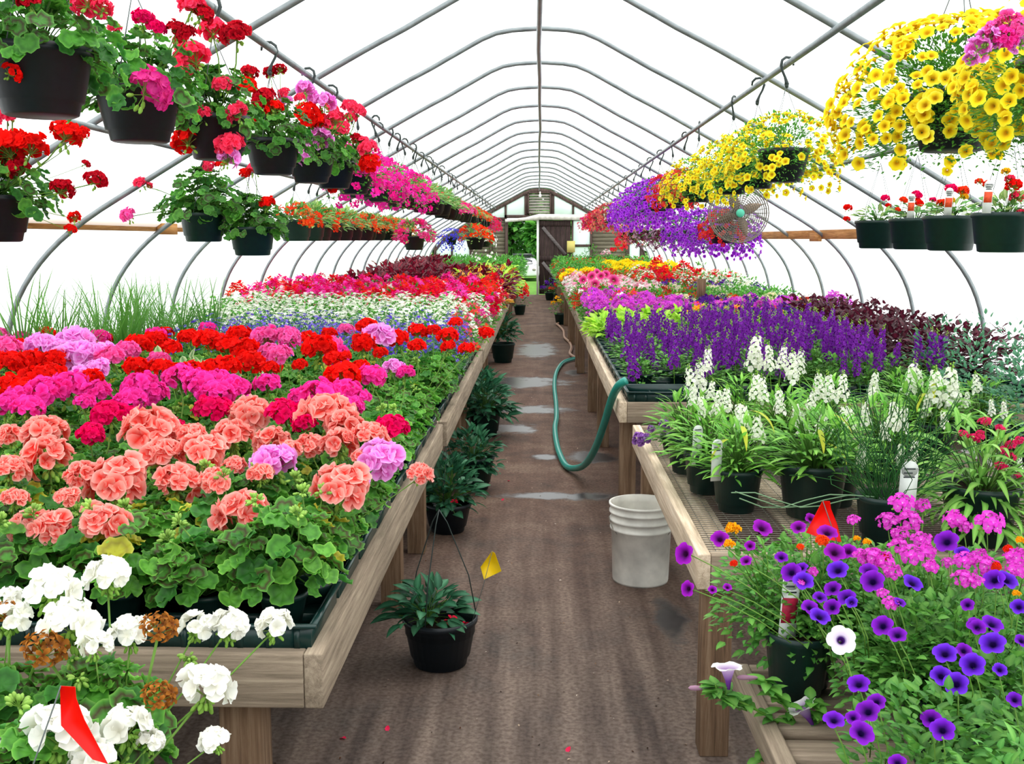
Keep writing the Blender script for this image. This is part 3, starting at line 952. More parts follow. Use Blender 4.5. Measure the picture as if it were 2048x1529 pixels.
# ------------------------------------------------------------------ left bench geraniums
HL = """white: 
salmon: 205,1070,52;485,1045,55;682,995,57;840,960,27;60,1072,46;108,1075,44;235,985,62;355,985,50;100,935,52;20,885,28;95,885,48;18,955,36;300,880,58;325,930,45;400,925,48;465,890,42;430,975,32;165,965,34;135,1008,25;500,845,45;545,900,38;655,850,56;690,872,42;738,890,38;618,905,30;678,905,38;385,882,30;522,960,26;580,915,26;470,945,25;30,1010,26;720,925,20
lilac: 550,945,48;762,935,46;720,968,20;85,705,32;120,712,25;145,730,40;185,725,35;150,700,40;165,762,26;195,750,25;758,690,36;787,746,22;212,715,24;740,684,18
crimson: 782,872,36;570,845,40;612,862,26;222,845,38;180,880,28;262,842,24;350,866,22;420,835,36;446,826,25
hot: 40,815,36;10,822,30;90,802,42;140,790,40;195,797,30;55,830,34;170,815,22;282,790,38;305,800,35;362,768,34;262,815,34;412,790,42;432,805,38;466,790,34;400,778,34;440,772,28;535,782,28;640,812,46;690,800,36;702,826,28;500,825,28;740,765,30;812,756,20;600,808,26;725,805,20
pink: 10,712,36;222,727,30;255,710,24;533,690,32;576,684,26;562,722,28;540,712,22
red: 20,742,34;62,738,32;112,735,30;105,762,30;75,777,38;20,788,34;50,795,32;185,772,28;275,745,26;320,747,25;350,752,22;385,752,26;425,752,28;455,745,28;278,702,28;312,690,24;345,706,20;374,682,18;415,692,28;455,706,30;480,682,26;492,712,30;500,736,30;640,712,36;668,730,22;686,766,36;640,797,26;540,747,20;735,662,22;728,697,26;762,714,16;795,688,24;835,701,19;835,672,20;868,668,15;895,682,22;897,702,16;932,707,17;912,652,14;972,674,16;600,738,16;722,742,18;690,720,14
"""
heads = []
for ln in HL.strip().splitlines():
    cn, rest = ln.split(':')
    for q in rest.split(';'):
        if q.strip():
            a = [float(v) for v in q.split(',')]; heads.append((cn, *a))


def lerp_tab(v, tab):
    for (a, za), (b, zb) in zip(tab, tab[1:]):
        if a <= v <= b: return za + (zb - za) * (v - a) / (b - a)
    return tab[0][1] if v < tab[0][0] else tab[-1][1]


TZ = [(650, 1.13), (700, 1.115), (750, 1.09), (850, 1.06), (950, 1.02), (1070, .95)]
gy = [2.17 + .172 * i for i in range(22)]
gx = [-.56 - .185 * j for j in range(13)]
plants = {}
zt = .742
for i, y in enumerate(gy):
    if 4.6 < y < 4.86: continue
    for j, x in enumerate(gx):
        px, py = proj((x, y, 1.0))
        if px < -200: continue
        plants[(i, j)] = [x + rnd.uniform(-.015, .015), y + rnd.uniform(-.015, .015), []]
for cn, px, py, w in heads:
    z = lerp_tab(py, TZ) + rnd.uniform(-.012, .012)
    p = at_z(px, py, z)
    k = min(plants, key=lambda q: (plants[q][0] - p.x) ** 2 + (plants[q][1] + .03 - p.y) ** 2)
    R = w * p.y / F * (.93 if cn in ('salmon', 'lilac') else 1.04)
    plants[k][2].append((cn, p, R))
stems_shift = {}


def stalk_to(t, base, p, thick=1.0, me=None):
    d = Vector(p) - Vector(base); ln = d.length
    o = obj('flower_stalk', me or STALK, t, base)
    o.rotation_mode = 'QUATERNION'; o.rotation_quaternion = Vector((0, 0, 1)).rotation_difference(d.normalized())
    o.scale = (thick, thick, ln); return o


rows_seen = sorted({k[0] for k in plants})
for (i, j), (x, y, hl) in plants.items():
    cols = [HC[h[0]][2] for h in hl]
    dom = max(set(cols), key=cols.count) if cols else None
    row, col = rows_seen.index(i) + 1, j + 1
    where = 'left bench, %s row back, %s plant from the aisle' % (ordw(row), ordw(col))
    lab = ('%s geranium, ' % dom if dom else 'leafy geranium without open heads, ') + where
    t = thing('potted_geranium', lab, 'geranium', (x, y, zt + .006), 0, 'geraniums on the near left benches')
    obj('pot', POT_S, t)
    s = rnd.uniform(.88, 1.1) * (1.0 if y < 3.2 else .95)
    obj('foliage', GER_F[rnd.randrange(4)], t, rot=(0, 0, rnd.random() * 6.28), sc=(s, s, s * rnd.uniform(.92, 1.1)))
    for cn, p, R in hl:
        q = Vector((p.x - x, p.y - y, p.z - zt))
        hd = obj('flower_head', head(cn, rnd.randrange(3)), t, q, (rnd.uniform(-.1, .35), rnd.uniform(-.25, .25), rnd.random() * 6.28), R / .05)
        stalk_to(t, (0, 0, .1), q, R / .05 * .9)
    for _ in range((2 if rnd.random() < .6 else 1) if y < 3.0 else int(rnd.random() < .4)):
        q = Vector((rnd.uniform(-.09, .09), rnd.uniform(-.09, .02), rnd.uniform(.2, .3)))
        obj('bud_cluster', BUDH[rnd.randrange(3)], t, q, (0, 0, rnd.random() * 6)); stalk_to(t, (0, 0, .1), q, .7)
    if not hl and y > 3.9 and x < -.8 and rnd.random() < .5:
        cn = rnd.choice(['red', 'red', 'hot', 'pink'])
        q = Vector((rnd.uniform(-.05, .05), rnd.uniform(-.05, .05), rnd.uniform(.28, .34)))
        obj('flower_head', head(cn, rnd.randrange(3)), t, q, (0, 0, 0), rnd.uniform(.9, 1.2)); stalk_to(t, (0, 0, .1), q)
        t['label'] = '%s geranium, ' % HC[cn][2] + where

# trays
def trays(xs, ys, z, side, what, every=None):
    n = 0
    for a, y in enumerate(ys):
        for b, x in enumerate(xs):
            px, py = proj((x, y, z))
            if px < -260 or px > 2300: continue
            o = obj('plant_tray', TRAY, loc=(x, y, z)); n += 1
            tag(o, 'dark green plastic tray under %s, %s tray from the front, %s from the aisle' % (what, ordw(a + 1), ordw(b + 1)), 'tray', 'plant trays under %s' % what); o['label'] = 'dark green tray under %s, %s from the front, %s from the aisle' % (what, ordw(a + 1), ordw(b + 1))


trays([-.745 - .57 * k for k in range(4)], [2.19 + .3 * k for k in range(9)], .7425, 'left', 'the geraniums')
trays([-.745 - .57 * k for k in range(4)], [4.96 + .3 * k for k in range(10)], .7425, 'left', 'the far geraniums')

# ------------------------------------------------------------------ white geraniums, near left corner
WH = "100,1192,58,1.70;215,1162,46,1.80;140,1262,62,1.66;22,1248,40,1.66;190,1300,36,1.60;262,1276,44,1.66;392,1262,38,1.74;455,1262,42,1.74;550,1260,40,1.76;413,1390,56,1.58;120,1485,70,1.40;255,1468,54,1.50;430,1488,34,1.50;185,1528,50,1.40;20,1205,30,1.75;300,1490,30,1.5;15,1500,34,1.42"
whs = []
for q in WH.split(';'):
    px, py, w, d = [float(v) for v in q.split(',')]
    whs.append((at_y(px, py, d), w * d / F * .9))
wp = {}
for i, y in enumerate((1.22, 1.44, 1.66)):
    for j, x in enumerate((-.78, -.98, -1.18, -1.38, -1.6)):
        wp[(i, j)] = (x, y, [])
for p, R in whs:
    k = min(wp, key=lambda q: (wp[q][0] + .06 - p.x) ** 2 + (wp[q][1] + .05 - p.y) ** 2); wp[k][2].append((p, R))
for (i, j), (x, y, hl) in wp.items():
    px, py = proj((x, y, .8))
    t = thing('potted_geranium', ('white geranium' if hl else 'geranium without blooms') + ', low left corner bench, %s row, %s from the aisle' % (ordw(i + 1), ordw(j + 1)), 'geranium', (x, y, .498), 0, 'white geraniums in the near left corner')
    obj('pot', POT_M, t); obj('soil', SOIL_M, t, (0, 0, .137))
    obj('foliage', GER_F[rnd.randrange(2)], t, (0, 0, .04), (0, 0, rnd.random() * 6.28), (1.05, 1.05, 1.25))
    obj('foliage', GER_F[rnd.randrange(2)], t, (.03, -.02, .14), (0, 0, rnd.random() * 6.28), (.95, .95, 1.0))
    for p, R in hl:
        q = Vector((p.x - x, p.y - y, p.z - .498))
        obj('flower_head', head('white', rnd.randrange(3)), t, q, (rnd.uniform(-.05, .45), rnd.uniform(-.25, .25), rnd.random() * 6.28), R / .05)
        stalk_to(t, (0, 0, .15), q, R / .045)
        if rnd.random() < .6:
            q2 = q + Vector((rnd.uniform(-.03, .03), -.01, -.045)); obj('bud_cluster', BUDH[0], t, q2, (PI, 0, 0), .9)
    if rnd.random() < .5:
        q = Vector((rnd.uniform(-.06, .08), rnd.uniform(-.05, .05), rnd.uniform(.36, .42)))
        obj('bud_cluster', BUDH[1], t, q); stalk_to(t, (0, 0, .15), q, 1)
for px, py, d, s in ((318, 1265, 1.62, 1.1), (90, 1310, 1.6, 1.3), (318, 1400, 1.55, 1.0), (15, 1230, 1.7, .8)):
    p = at_y(px, py, d)
    k = min(wp, key=lambda q: (wp[q][0] - p.x) ** 2 + (wp[q][1] - p.y) ** 2)
    root = [o for o in C.objects if o.type == 'EMPTY' and o.name.startswith('potted_geranium') and abs(o.location.x - wp[k][0]) < 1e-4 and abs(o.location.y - wp[k][1]) < 1e-4][0]
    q = p - root.location
    o = obj('withered_head', DEAD, root, q, (0, 0, 0), s); o['label'] = 'brown withered flower head'
    stalk_to(root, (0, 0, .15), q, 1)
# ------------------------------------------------------------------ flowers for baskets and beds
def funnel_t(r, c_eye, c_mid, c_edge, n=10, lobes=5, depth=.8, veins=0.0, rings=None, tube_c=None):
    V, Cc = [], []
    rings = rings or ((.1, -depth, c_eye if tube_c is None else tube_c), (.22, -.28 * depth, c_eye), (.6, -.02, c_mid), (1.0, .03, c_edge))
    for k, (q, z, cc) in enumerate(rings):
        for j in range(n):
            a = 2 * PI * j / n
            m = (.86 + .17 * abs(math.sin(lobes * a / 2)) ** .55) if k == len(rings) - 1 else 1
            V.append((r * q * m * math.cos(a), r * q * m * math.sin(a), r * (z + (.09 * math.sin(lobes * a + 1) if k == len(rings) - 1 else 0))))
            f = 1 - veins * (.5 + .5 * math.cos(lobes * a)) if 0 < k < len(rings) - 1 else 1
            Cc.append([c * f for c in cc])
    Q = [(k * n + j, k * n + (j + 1) % n, (k + 1) * n + (j + 1) % n, (k + 1) * n + j) for k in range(len(rings) - 1) for j in range(n)]
    return (npm(V), npm(Cc), [np.array(Q)])


def star_t(r, c, n=5, eye=None):
    V = [(0, 0, 0)]; Cc = [eye or c]
    for j in range(2 * n):
        a = PI * j / n; q = r if j % 2 == 0 else r * .62
        V.append((q * math.cos(a), q * math.sin(a), r * .12)); Cc.append(c)
    return (npm(V), npm(Cc), [np.array([(0, 1 + j, 1 + (j + 1) % (2 * n)) for j in range(2 * n)])])


def ball_t(r, c, seed=0, n=9):
    """loose little head of petals, for medium distance"""
    r_ = random.Random(seed); g = G()
    p = blade_t(r * .9, r * .9, 'petal', c, c, n=3, fold=.3, droop=.4)
    for i in range(n):
        th = math.acos(1 - (i + .5) / n * 1.25); ph = i * 2.4
        d = Vector((math.sin(th) * math.cos(ph), math.sin(th) * math.sin(ph), math.cos(th)))
        g.add(p, frame_y((d.x, d.y, d.z * .5 + .1), roll=r_.uniform(-.5, .5)), d * r * .35, r_.uniform(.8, 1.15), r_.uniform(.8, 1.15))
    return g.tpl()


def scatter(g, tps, n, rx, rz, z0, seed, polar=1.6, kmin=.92, kmax=1.08, trail=0.0, tint=.14, up=.35, sc=(.85, 1.15)):
    r_ = random.Random(seed)
    for i in range(n):
        th = math.acos(1 - r_.random() * (1 - math.cos(polar))); ph = r_.random() * 2 * PI
        d = Vector((math.sin(th) * math.cos(ph), math.sin(th) * math.sin(ph), math.cos(th)))
        k = r_.uniform(kmin, kmax)
        p = Vector((d.x * rx * k, d.y * rx * k, z0 + d.z * rz * k))
        if trail and th > .9: p.z -= trail * r_.random() ** 1.4; p.x *= 1.1; p.y *= 1.1
        nd = (d + Vector((r_.uniform(-.4, .4), r_.uniform(-.4, .4), up)))
        g.add(tps[i % len(tps)], frame(nd, r_.random() * 6.28), p, r_.uniform(*sc), r_.uniform(1 - tint, 1 + tint))
    return g


LV = {
    'petunia': [blade_t(.042, .026, 'ovate', hx('408230'), hx('66a442'), hx('74ae4c'), 4, .15, .6), blade_t(.034, .02, 'ovate', hx('32742a'), hx('50923a'), hx('5c9c42'), 4, .2, .8)],
    'bidens': [blade_t(.03, .012, 'lance', hx('3e8430'), hx('68b044'), n=3, droop=.4), blade_t(.026, .010, 'lance', hx('3d7f2a'), hx('6cae40'), n=3, droop=.7)],
    'dark': [blade_t(.10, .048, 'lance', hx('123a20'), hx('24583a'), hx('3f7d5c'), 5, .25, .8), blade_t(.085, .042, 'lance', hx('18442a'), hx('2f6a44'), hx('4f8f68'), 5, .3, .6)],
    'impat': [blade_t(.075, .03, 'lance', hx('2f6f2c'), hx('4f9a3c'), hx('7cb860'), 5, .25, .7), blade_t(.07, .026, 'lance', hx('3f8a30'), hx('86bb50'), hx('c4d88c'), 5, .25, .6)],
    'coleus_m': [blade_t(.085, .058, 'heart', hx('4a0a1c'), hx('6b1026'), hx('8c1830'), 4, .12, .6, .05, hx('3a0a18')), blade_t(.075, .05, 'heart', hx('380818'), hx('560c20'), hx('701028'), 4, .12, .8, .05)],
    'coleus_d': [blade_t(.09, .065, 'heart', hx('35101e'), hx('4c1428'), hx('5e1c30'), 4, .12, .6, .05, hx('281018')), blade_t(.08, .055, 'heart', hx('2b0e1a'), hx('40101f'), hx('581a2c'), 4, .12, .8, .05)],
    'coleus_y': [blade_t(.085, .055, 'heart', hx('d8401c'), hx('f0cc3c'), hx('c02c18'), 4, .12, .6, .05, hx('f4dc54')), blade_t(.08, .05, 'heart', hx('b82818'), hx('e08828'), hx('a02018'), 4, .12, .6, .05, hx('f0c848'))],
    'lime': [blade_t(.085, .06, 'heart', hx('86c828'), hx('b4e43c'), hx('c8ee5c'), 4, .12, .7, .08, hx('9cd832')), blade_t(.075, .05, 'heart', hx('74b824'), hx('a2dc38'), hx('b8e450'), 4, .15, .6, .08)],
    'fine': [blade_t(.03, .007, 'lance', hx('2c6a2c'), hx('4c8f3c'), n=2, droop=.3), blade_t(.028, .006, 'lance', hx('38763c'), hx('5fa04c'), n=2, droop=.3)],
    'green': [blade_t(.04, .022, 'ovate', hx('3c8a2c'), hx('6cb440'), n=3, droop=.5), blade_t(.036, .02, 'ovate', hx('2c7024'), hx('4c9636'), n=3, droop=.5)],
    'silver': [blade_t(.04, .022, 'ovate', hx('7c9a78'), hx('a6bc9a'), n=3, droop=.5), blade_t(.036, .02, 'ovate', hx('5c8258'), hx('8aa880'), n=3, droop=.5)],
    'varieg': [blade_t(.055, .036, 'ovate', hx('9cc080'), hx('b8d49c'), hx('5f9a4c'), 4, .12, .5, c_edge=hx('d8e6b4')), blade_t(.05, .03, 'ovate', hx('7fb060'), hx('a4c888'), hx('4f8a40'), 4, .12, .5, c_edge=hx('cfe0ac'))],
    'angel': [blade_t(.075, .014, 'lance', hx('4c9a30'), hx('84c44a'), hx('98d05c'), 4, .2, .9), blade_t(.062, .012, 'lance', hx('3a8028'), hx('66ae3e'), hx('7cc04e'), 4, .2, .6)],
    'blue': [blade_t(.035, .016, 'ovate', hx('2f6a4a'), hx('5c9a74'), n=3, droop=.4), blade_t(.035, .014, 'ovate', hx('3c7c54'), hx('74ac84'), n=3, droop=.4)],
    'long': [blade_t(.15, .024, 'lance', hx('4c9636'), hx('7cc04c'), hx('98d066'), 6, .2, 1.1), blade_t(.13, .02, 'lance', hx('5aa63c'), hx('92cc56'), hx('a8d870'), 6, .2, 1.4)],
}


def petal_mesh(tp, name='flower'): return G().add(tp).mesh(name, M_PETAL)


# ------------------------------------------------------------------ hanging baskets
PZ, PR = 2.475, 1.25    # purlin height, half distance


def basket(name, label, cat, x, y, zb, pipe, pot, group, mat=None, rz=None):
    t = thing(name, label, cat, (x, y, zb), rnd.random() * 6.28 if rz is None else rz, group)
    obj('pot', pot, t)
    if pipe: hang(t, pipe, zb)
    return t


RL_BACKLIT = [(v, c * np.array([[.72, .80, .78]]), f) for v, c, f in RL]  # darkened copy of the geranium leaves: backlit shade of the baskets in the colour
GB_F = [G().add(mound_t(RL_BACKLIT, 210, .19, .18, .17, 20 + s, smin=.5, smax=1.0, up=.35, inner=.65, polar=1.8, trail=.06, base=(0, 0, .15))).mesh('trailing_foliage', M_LEAF) for s in range(3)]
HGH = """1: 175,12,30,rose;60,8,26,dark;20,150,22,red;205,22,22,rose
2: 285,45,24,crimson;312,62,20,crimson;292,187,46,stripe;385,18,28,rose;402,34,24,dark;230,60,14,rose;352,66,22,dark;375,74,22,dark
3: 390,126,38,rose;425,68,28,rose;474,78,32,dark;445,175,20,rose;478,232,24,rose;407,236,22,rose;375,288,30,red;462,300,31,rose;360,90,18,dark;455,322,22,lilac
4: 490,182,26,red;533,208,28,dark;550,222,20,red;500,150,18,dark;540,148,14,dark;560,142,14,dark;570,190,14,rose;575,208,13,lilac;600,200,12,rose;520,245,16,red
5: 615,236,30,red;640,250,20,red;610,186,20,lilac;640,282,22,lilac;625,310,26,lilac;650,210,20,lilac;672,245,22,rose;660,225,18,rose;700,222,20,rose
6: 680,262,20,rose;715,225,16,rose;700,240,14,rose;720,290,18,rose;738,305,22,rose;742,332,22,red;712,282,14,dark;735,350,16,hot;675,378,18,red
"""
hgh = {}
for ln in HGH.strip().splitlines():
    k, r = ln.split(':'); hgh[int(k)] = [(float(a), float(b), float(c), d) for a, b, c, d in (q.split(',') for q in r.split(';'))]
UL = [(1, 2.62, -1.25, 'hanging geranium with dark red blooms in the top left corner'), (2, 3.32, -1.27, 'hanging geranium with a striped magenta head over its black pot'),
      (3, 4.05, -1.25, 'hanging geranium with big rose-pink heads, before the first visible hook'), (4, 4.98, -1.27, 'hanging geranium of dark red heads, on the first visible hook'),
      (5, 5.72, -1.25, 'hanging geranium of lilac and red heads, on the second visible hook'), (6, 6.35, -1.25, 'hanging geranium with light green leaves and rose heads, third visible hook')]
for k, y, x, lab in UL:
    zb = 1.905
    t = basket('hanging_geranium', lab, 'hanging basket', x, y, zb, PZ, POT_H, 'hanging geraniums on the left pipe', rz=0)
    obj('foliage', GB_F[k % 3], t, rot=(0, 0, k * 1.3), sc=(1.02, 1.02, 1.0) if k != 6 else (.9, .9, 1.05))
    for px, py, w, cn in hgh[k]:
        yy = y - .26 if w > 40 else y - .12 if w > 18 else y + .05
        p = at_y(px, py, yy); q = p - Vector((x, y, zb)); R = w * yy / F
        o = obj('flower_head', head(cn, rnd.randrange(3)), t, q, (rnd.uniform(.1, .9), rnd.uniform(-.4, .4), rnd.random() * 6), R / .05)
        stalk_to(t, (0, 0, .17), q, R / .05)
# lower left row
LL = [(-1.97, 3.72, 1.59, 'hanging geranium cut by the left edge, dark red heads', '25,215,30,crimson;20,310,46,red;62,305,36,red;40,345,26,dark;130,277,33,red;122,385,26,dark;190,367,24,dark;150,438,14,red;140,462,13,red;15,235,24,rose;165,270,16,red;170,330,10,dark', POT_H),
      (-1.95, 6.0, 1.585, 'hanging geranium of bushy green leaves with few pink heads, lower left row', '258,434,17,pink;283,371,16,rose;420,335,14,rose;375,300,8,rose;297,372,8,rose;442,332,12,red', POT_HG),
      (-1.68, 6.05, 1.505, 'lowest of the pots in the lower left row, beside the bushy pink geranium', '535,411,17,red;510,342,16,rose;490,348,12,red', POT_HG)]
for x, y, zb, lab, hs, pm in LL:
    t = basket('hanging_geranium', lab, 'hanging basket', x, y, zb, 2.085, pm, 'hanging geraniums in the outer left row', rz=0)
    if abs(x) != 1.95: pass
    s = 1.25 if y > 5.9 and x < -1.9 else 1.05
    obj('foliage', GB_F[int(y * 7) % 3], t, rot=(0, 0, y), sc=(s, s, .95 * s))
    for q_ in hs.split(';'):
        a = q_.split(','); px, py, w = map(float, a[:3]); yy = y - .05
        p = at_y(px, py, yy); q = p - Vector((x, y, zb)); R = w * yy / F
        obj('flower_head', head(a[3], rnd.randrange(3)), t, q, (rnd.uniform(.1, .9), rnd.uniform(-.4, .4), rnd.random() * 6), R / .05)
        stalk_to(t, (0, 0, .17), q, R / .05)


# generic basket kinds: foliage mesh variants and blossoms mesh variants
def kind_meshes(leafs, nleaf, rx, rz, z0, flow, nfl, polar=1.7, trail=.0, var=2, lk='blade', up=.4, fpolar=None, fsc=(.85, 1.15), leaf_sc=(.7, 1.15)):
    fo, fb = [], []
    for s in range(var):
        fo.append(G().add(mound_t(leafs, nleaf, rx, rz, z0, 300 + s, up=up, kind=lk, inner=.55, polar=polar, trail=trail, stems=False, smin=leaf_sc[0], smax=leaf_sc[1])).mesh('foliage', M_LEAF))
        fb.append(scatter(G(), flow, nfl, rx, rz, z0, 400 + s, polar=fpolar or polar, trail=trail, sc=fsc).mesh('blossoms', M_PETAL) if nfl else None)
    return fo, fb


magenta_f = [ball_t(.026, hx('f01890'), 1), ball_t(.024, hx('ff30b4'), 2)]
K = {
    'ivy': kind_meshes(LV['green'], 260, .21, .16, .16, magenta_f, 60, 2.0, .14),
    'spider': kind_meshes(LV['impat'], 150, .17, .15, .15, [ball_t(.02, hx('f04050'))], 5, 1.6, .03, leaf_sc=(.9, 1.5)),
    'pinkb': kind_meshes(LV['impat'], 120, .17, .13, .15, [ball_t(.032, hx('f82488'), 3), ball_t(.03, hx('ff5cae'), 4)], 46, 1.7, .06),
    'orange': kind_meshes(LV['impat'], 190, .17, .13, .15, [ball_t(.03, hx('f83c18'), 3), ball_t(.028, hx('ff6a28'), 4)], 30, 1.6, .05),
    'redb': kind_meshes(LV['green'], 120, .19, .14, .15, [ball_t(.026, hx('e01838'), 3), ball_t(.026, hx('d82a78'), 4)], 80, 2.0, .2),
    'coral': kind_meshes(LV['green'], 160, .20, .15, .15, [ball_t(.02, hx('c84058'), 3), ball_t(.02, hx('e87068'), 4), ball_t(.02, hx('a01c38'), 5)], 130, 2.1, .22),
    'whitered': kind_meshes(LV['green'], 160, .19, .14, .15, [ball_t(.022, hx('f2e8e8'), 3), ball_t(.022, hx('d03050'), 4)], 80, 2.0, .18),
    'purple': kind_meshes(LV['green'], 260, .24, .2, .14, [funnel_t(.022, hx('8418b0'), hx('b03ce4'), hx('cc5cf4'), 8), funnel_t(.022, hx('7010a0'), hx('9c28d4'), hx('b848ec'), 8)], 300, 2.2, .22),
    'mauve': kind_meshes(LV['green'], 160, .20, .16, .14, [ball_t(.02, hx('7c4468'), 3), ball_t(.02, hx('5c1830'), 4), ball_t(.018, hx('b090a8'), 5)], 110, 2.2, .2),
    'lobe': kind_meshes(LV['fine'], 200, .2, .12, .14, [star_t(.014, hx('3838c0')), star_t(.014, hx('5448d8'))], 420, 2.1, .2),
    'bego': kind_meshes(LV['impat'], 90, .19, .14, .15, [ball_t(.04, hx('ff4410'), 3), ball_t(.036, hx('f82c08'), 4)], 26, 1.7, .08),
    'whitet': kind_meshes(LV['green'], 160, .18, .1, .14, [star_t(.024, hx('f4f4f0'))], 60, 2.2, .34),
    'yellow': kind_meshes(LV['bidens'], 1300, .27, .19, .15, [funnel_t(.0195, hx('d49c0c'), hx('fce222'), hx('fff43c'), 10, depth=.6)], 250, 2.05, .12),
    'redc': kind_meshes(LV['green'], 160, .19, .15, .15, [ball_t(.02, hx('d8202c'), 3), ball_t(.02, hx('e84038'), 5)], 150, 2.0, .1),
}
DESC = {'ivy': 'magenta trailing flowers', 'spider': 'plain spiky green leaves', 'pinkb': 'pink flowers', 'orange': 'orange-red flowers', 'redb': 'crimson and pink trailing flowers',
        'coral': 'coral-red trailing flowers', 'whitered': 'white and red flowers', 'purple': 'bright purple trailing flowers', 'mauve': 'dusky mauve trailing flowers', 'yellow': 'small yellow flowers',
        'redc': 'bright red small flowers', 'lobe': 'fine blue flowers', 'bego': 'large orange-red flowers', 'whitet': 'trailing white flowers'}


def kbasket(kd, x, y, zb, pipe, pot, label, group, s=1.0):
    t = basket('hanging_basket', label, 'hanging basket', x, y, zb, pipe, pot, group)
    fo, fb = K[kd]; v = rnd.randrange(len(fo))
    obj('foliage', fo[v], t, sc=s)
    if kd in ('yellow', 'purple'): obj('foliage', fo[1 - v], t, (0, 0, .03), (0, 0, 2), s * .74)
    if fb[v]: tag(obj('blossoms', fb[v], t, sc=s), kind='stuff')
    return t


# upper left dense row
y = 6.95; n = 4
while y < 28.8:
    kd = 'ivy' if y < 10.3 else 'spider' if y < 14.3 else 'pinkb' if y < 17.6 else 'orange' if y < 23.5 else 'redb'
    kbasket(kd, -PR + rnd.uniform(-.03, .03), y, 1.89 + rnd.uniform(-.015, .015), PZ, POT_H, 'basket of %s on the left pipe, %s visible hook' % (DESC[kd], ordw(n)), 'dense row of baskets on the left pipe')
    y += .44 if y < 9 else .50 if y < 16 else .8; n += 1
y = 8.2; n = 1
while y < 15.2:
    kd = 'spider' if n in (2, 5) else 'orange'
    kbasket(kd, -1.95 + rnd.uniform(-.03, .03), y, 1.585, 2.085, POT_HG, 'pot of %s in the outer left row, %s after the gap' % (DESC[kd], ordw(n)), 'pots in the outer left row')
    y += .52; n += 1
# two red heads hanging among the outer row
kbasket('pinkb', -1.52, 12.6, 1.47, None, POT_HG, 'wide pot of pink and orange flowers at the far end of the outer left row', 'pots in the outer left row', 1.25)
o = C.objects[-1]
kbasket('lobe', -1.9, 22.4, 1.48, 2.085, POT_H, 'hanging basket of fine blue flowers near the far left window', 'far baskets on the left', 1.35)
kbasket('bego', -.86, 14.0, 1.46, None, POT_H, 'hanging basket of large orange-red flowers near the far doorway, left of it', 'far baskets on the left', 1.1)
kbasket('whitet', -.98, 18.5, 1.46, None, POT_H, 'hanging basket of trailing white flowers beside the far doorway', 'far baskets on the left', 1.15)

# baskets that hang from long wires on the roof hoops
for o in [q for q in C.objects if q.type == 'EMPTY' and q.get('category') == 'hanging basket']:
    if not any(c.name.startswith('hanger') for c in o.children):
        ztop = hz(abs(o.location.x)) - .03
        g = G()
        for k in range(3):
            a = 2 * PI * k / 3
            g.add(tube_t([(.125 * math.cos(a), .125 * math.sin(a), .155), (0, 0, .62)], .002, 4))
        g.add(tube_t([(0, 0, .62), (0, 0, ztop - o.location.z)], .002, 4))
        obj('hanger', g.mesh('hanger', M_WIRE), o)

# right: big yellow baskets with single flowers
YF = [petal_mesh(funnel_t(.0205, hx('cc9410'), hx(a), hx(b), 20, depth=.7, veins=.1)) for a, b in (('fade18', 'fff244'), ('fce624', 'fff658'), ('f4d414', 'ffee3c'))]
YFM = funnel_t(.0205, hx('cc9410'), hx('fadc18'), hx('ffec38'), 15, depth=.7)
YB_FOL = G().add(mound_t(LV['bidens'], 5200, .30, .23, .15, 77, up=.4, kind='blade', inner=.62, polar=2.15, trail=.12, stems=False, smin=.5, smax=1.0)).mesh('foliage', M_LEAF)


def yellow(x, y, zb, lab, nsep=90, nmass=110, s=1.0, seed=5):
    t = basket('hanging_basket', lab, 'hanging basket', x, y, zb, PZ, POT_H, 'yellow baskets on the right pipe', rz=0)
    obj('foliage', YB_FOL, t, rot=(0, 0, seed), sc=(s * .96, s * .96, s * .82)); obj('foliage', YB_FOL, t, (0, 0, .03), rot=(0, 0, seed + 2), sc=(s * .72, s * .72, s * .6))
    r_ = random.Random(seed); pts = []
    for i in range(nsep + nmass):
        th = math.acos(1 - r_.random() * (1 - math.cos(2.05))); ph = r_.random() * 2 * PI
        d = Vector((math.sin(th) * math.cos(ph), math.sin(th) * math.sin(ph), math.cos(th)))
        if d.y > .3 and r_.random() < .5: d.y = -d.y
        k = r_.uniform(.98, 1.1) * s
        p = Vector((d.x * .30 * k, d.y * .30 * k, .15 + d.z * .2 * k))
        if th > .9: p.z -= .10 * r_.random() ** 1.4
        pts.append((d, p))
    pts.sort(key=lambda q: q[1].y)
    gm = G()
    for i, (d, p) in enumerate(pts):
        nd = d + Vector((r_.uniform(-.4, .4), r_.uniform(-.5, .2), r_.uniform(0, .5)))
        if i < nsep:
            o = obj('flower', YF[i % 3], t, p, sc=r_.uniform(.85, 1.15)); o.rotation_mode = 'QUATERNION'; o.rotation_quaternion = nd.to_track_quat('Z', 'Y')
        else: gm.add(YFM, frame(nd, 0), p, r_.uniform(.8, 1.1), r_.uniform(.9, 1.1))
    tag(obj('blossoms', gm.mesh('blossoms', M_PETAL), t), kind='stuff')
    return t


yellow(1.21, 3.12, 1.855, 'large hanging basket of yellow flowers, nearest whole one on the right pipe', 98, 420, 1.1, 5)
yellow(1.27, 2.55, 1.86, 'yellow hanging basket cut by the right edge of the photo', 70, 200, .86, 9)
for i, (yy, lab) in enumerate(((5.42, 'yellow hanging basket nearest the camera in the second yellow cluster'), (6.1, 'yellow hanging basket in the middle of the second yellow cluster'),
                               (6.85, 'yellow hanging basket, third in the second yellow cluster'), (8.3, 'yellow hanging basket left of the round fan'))):
    kbasket('yellow', 1.25, yy, 1.89, PZ, POT_H, lab, 'yellow baskets on the right pipe', 1.02)
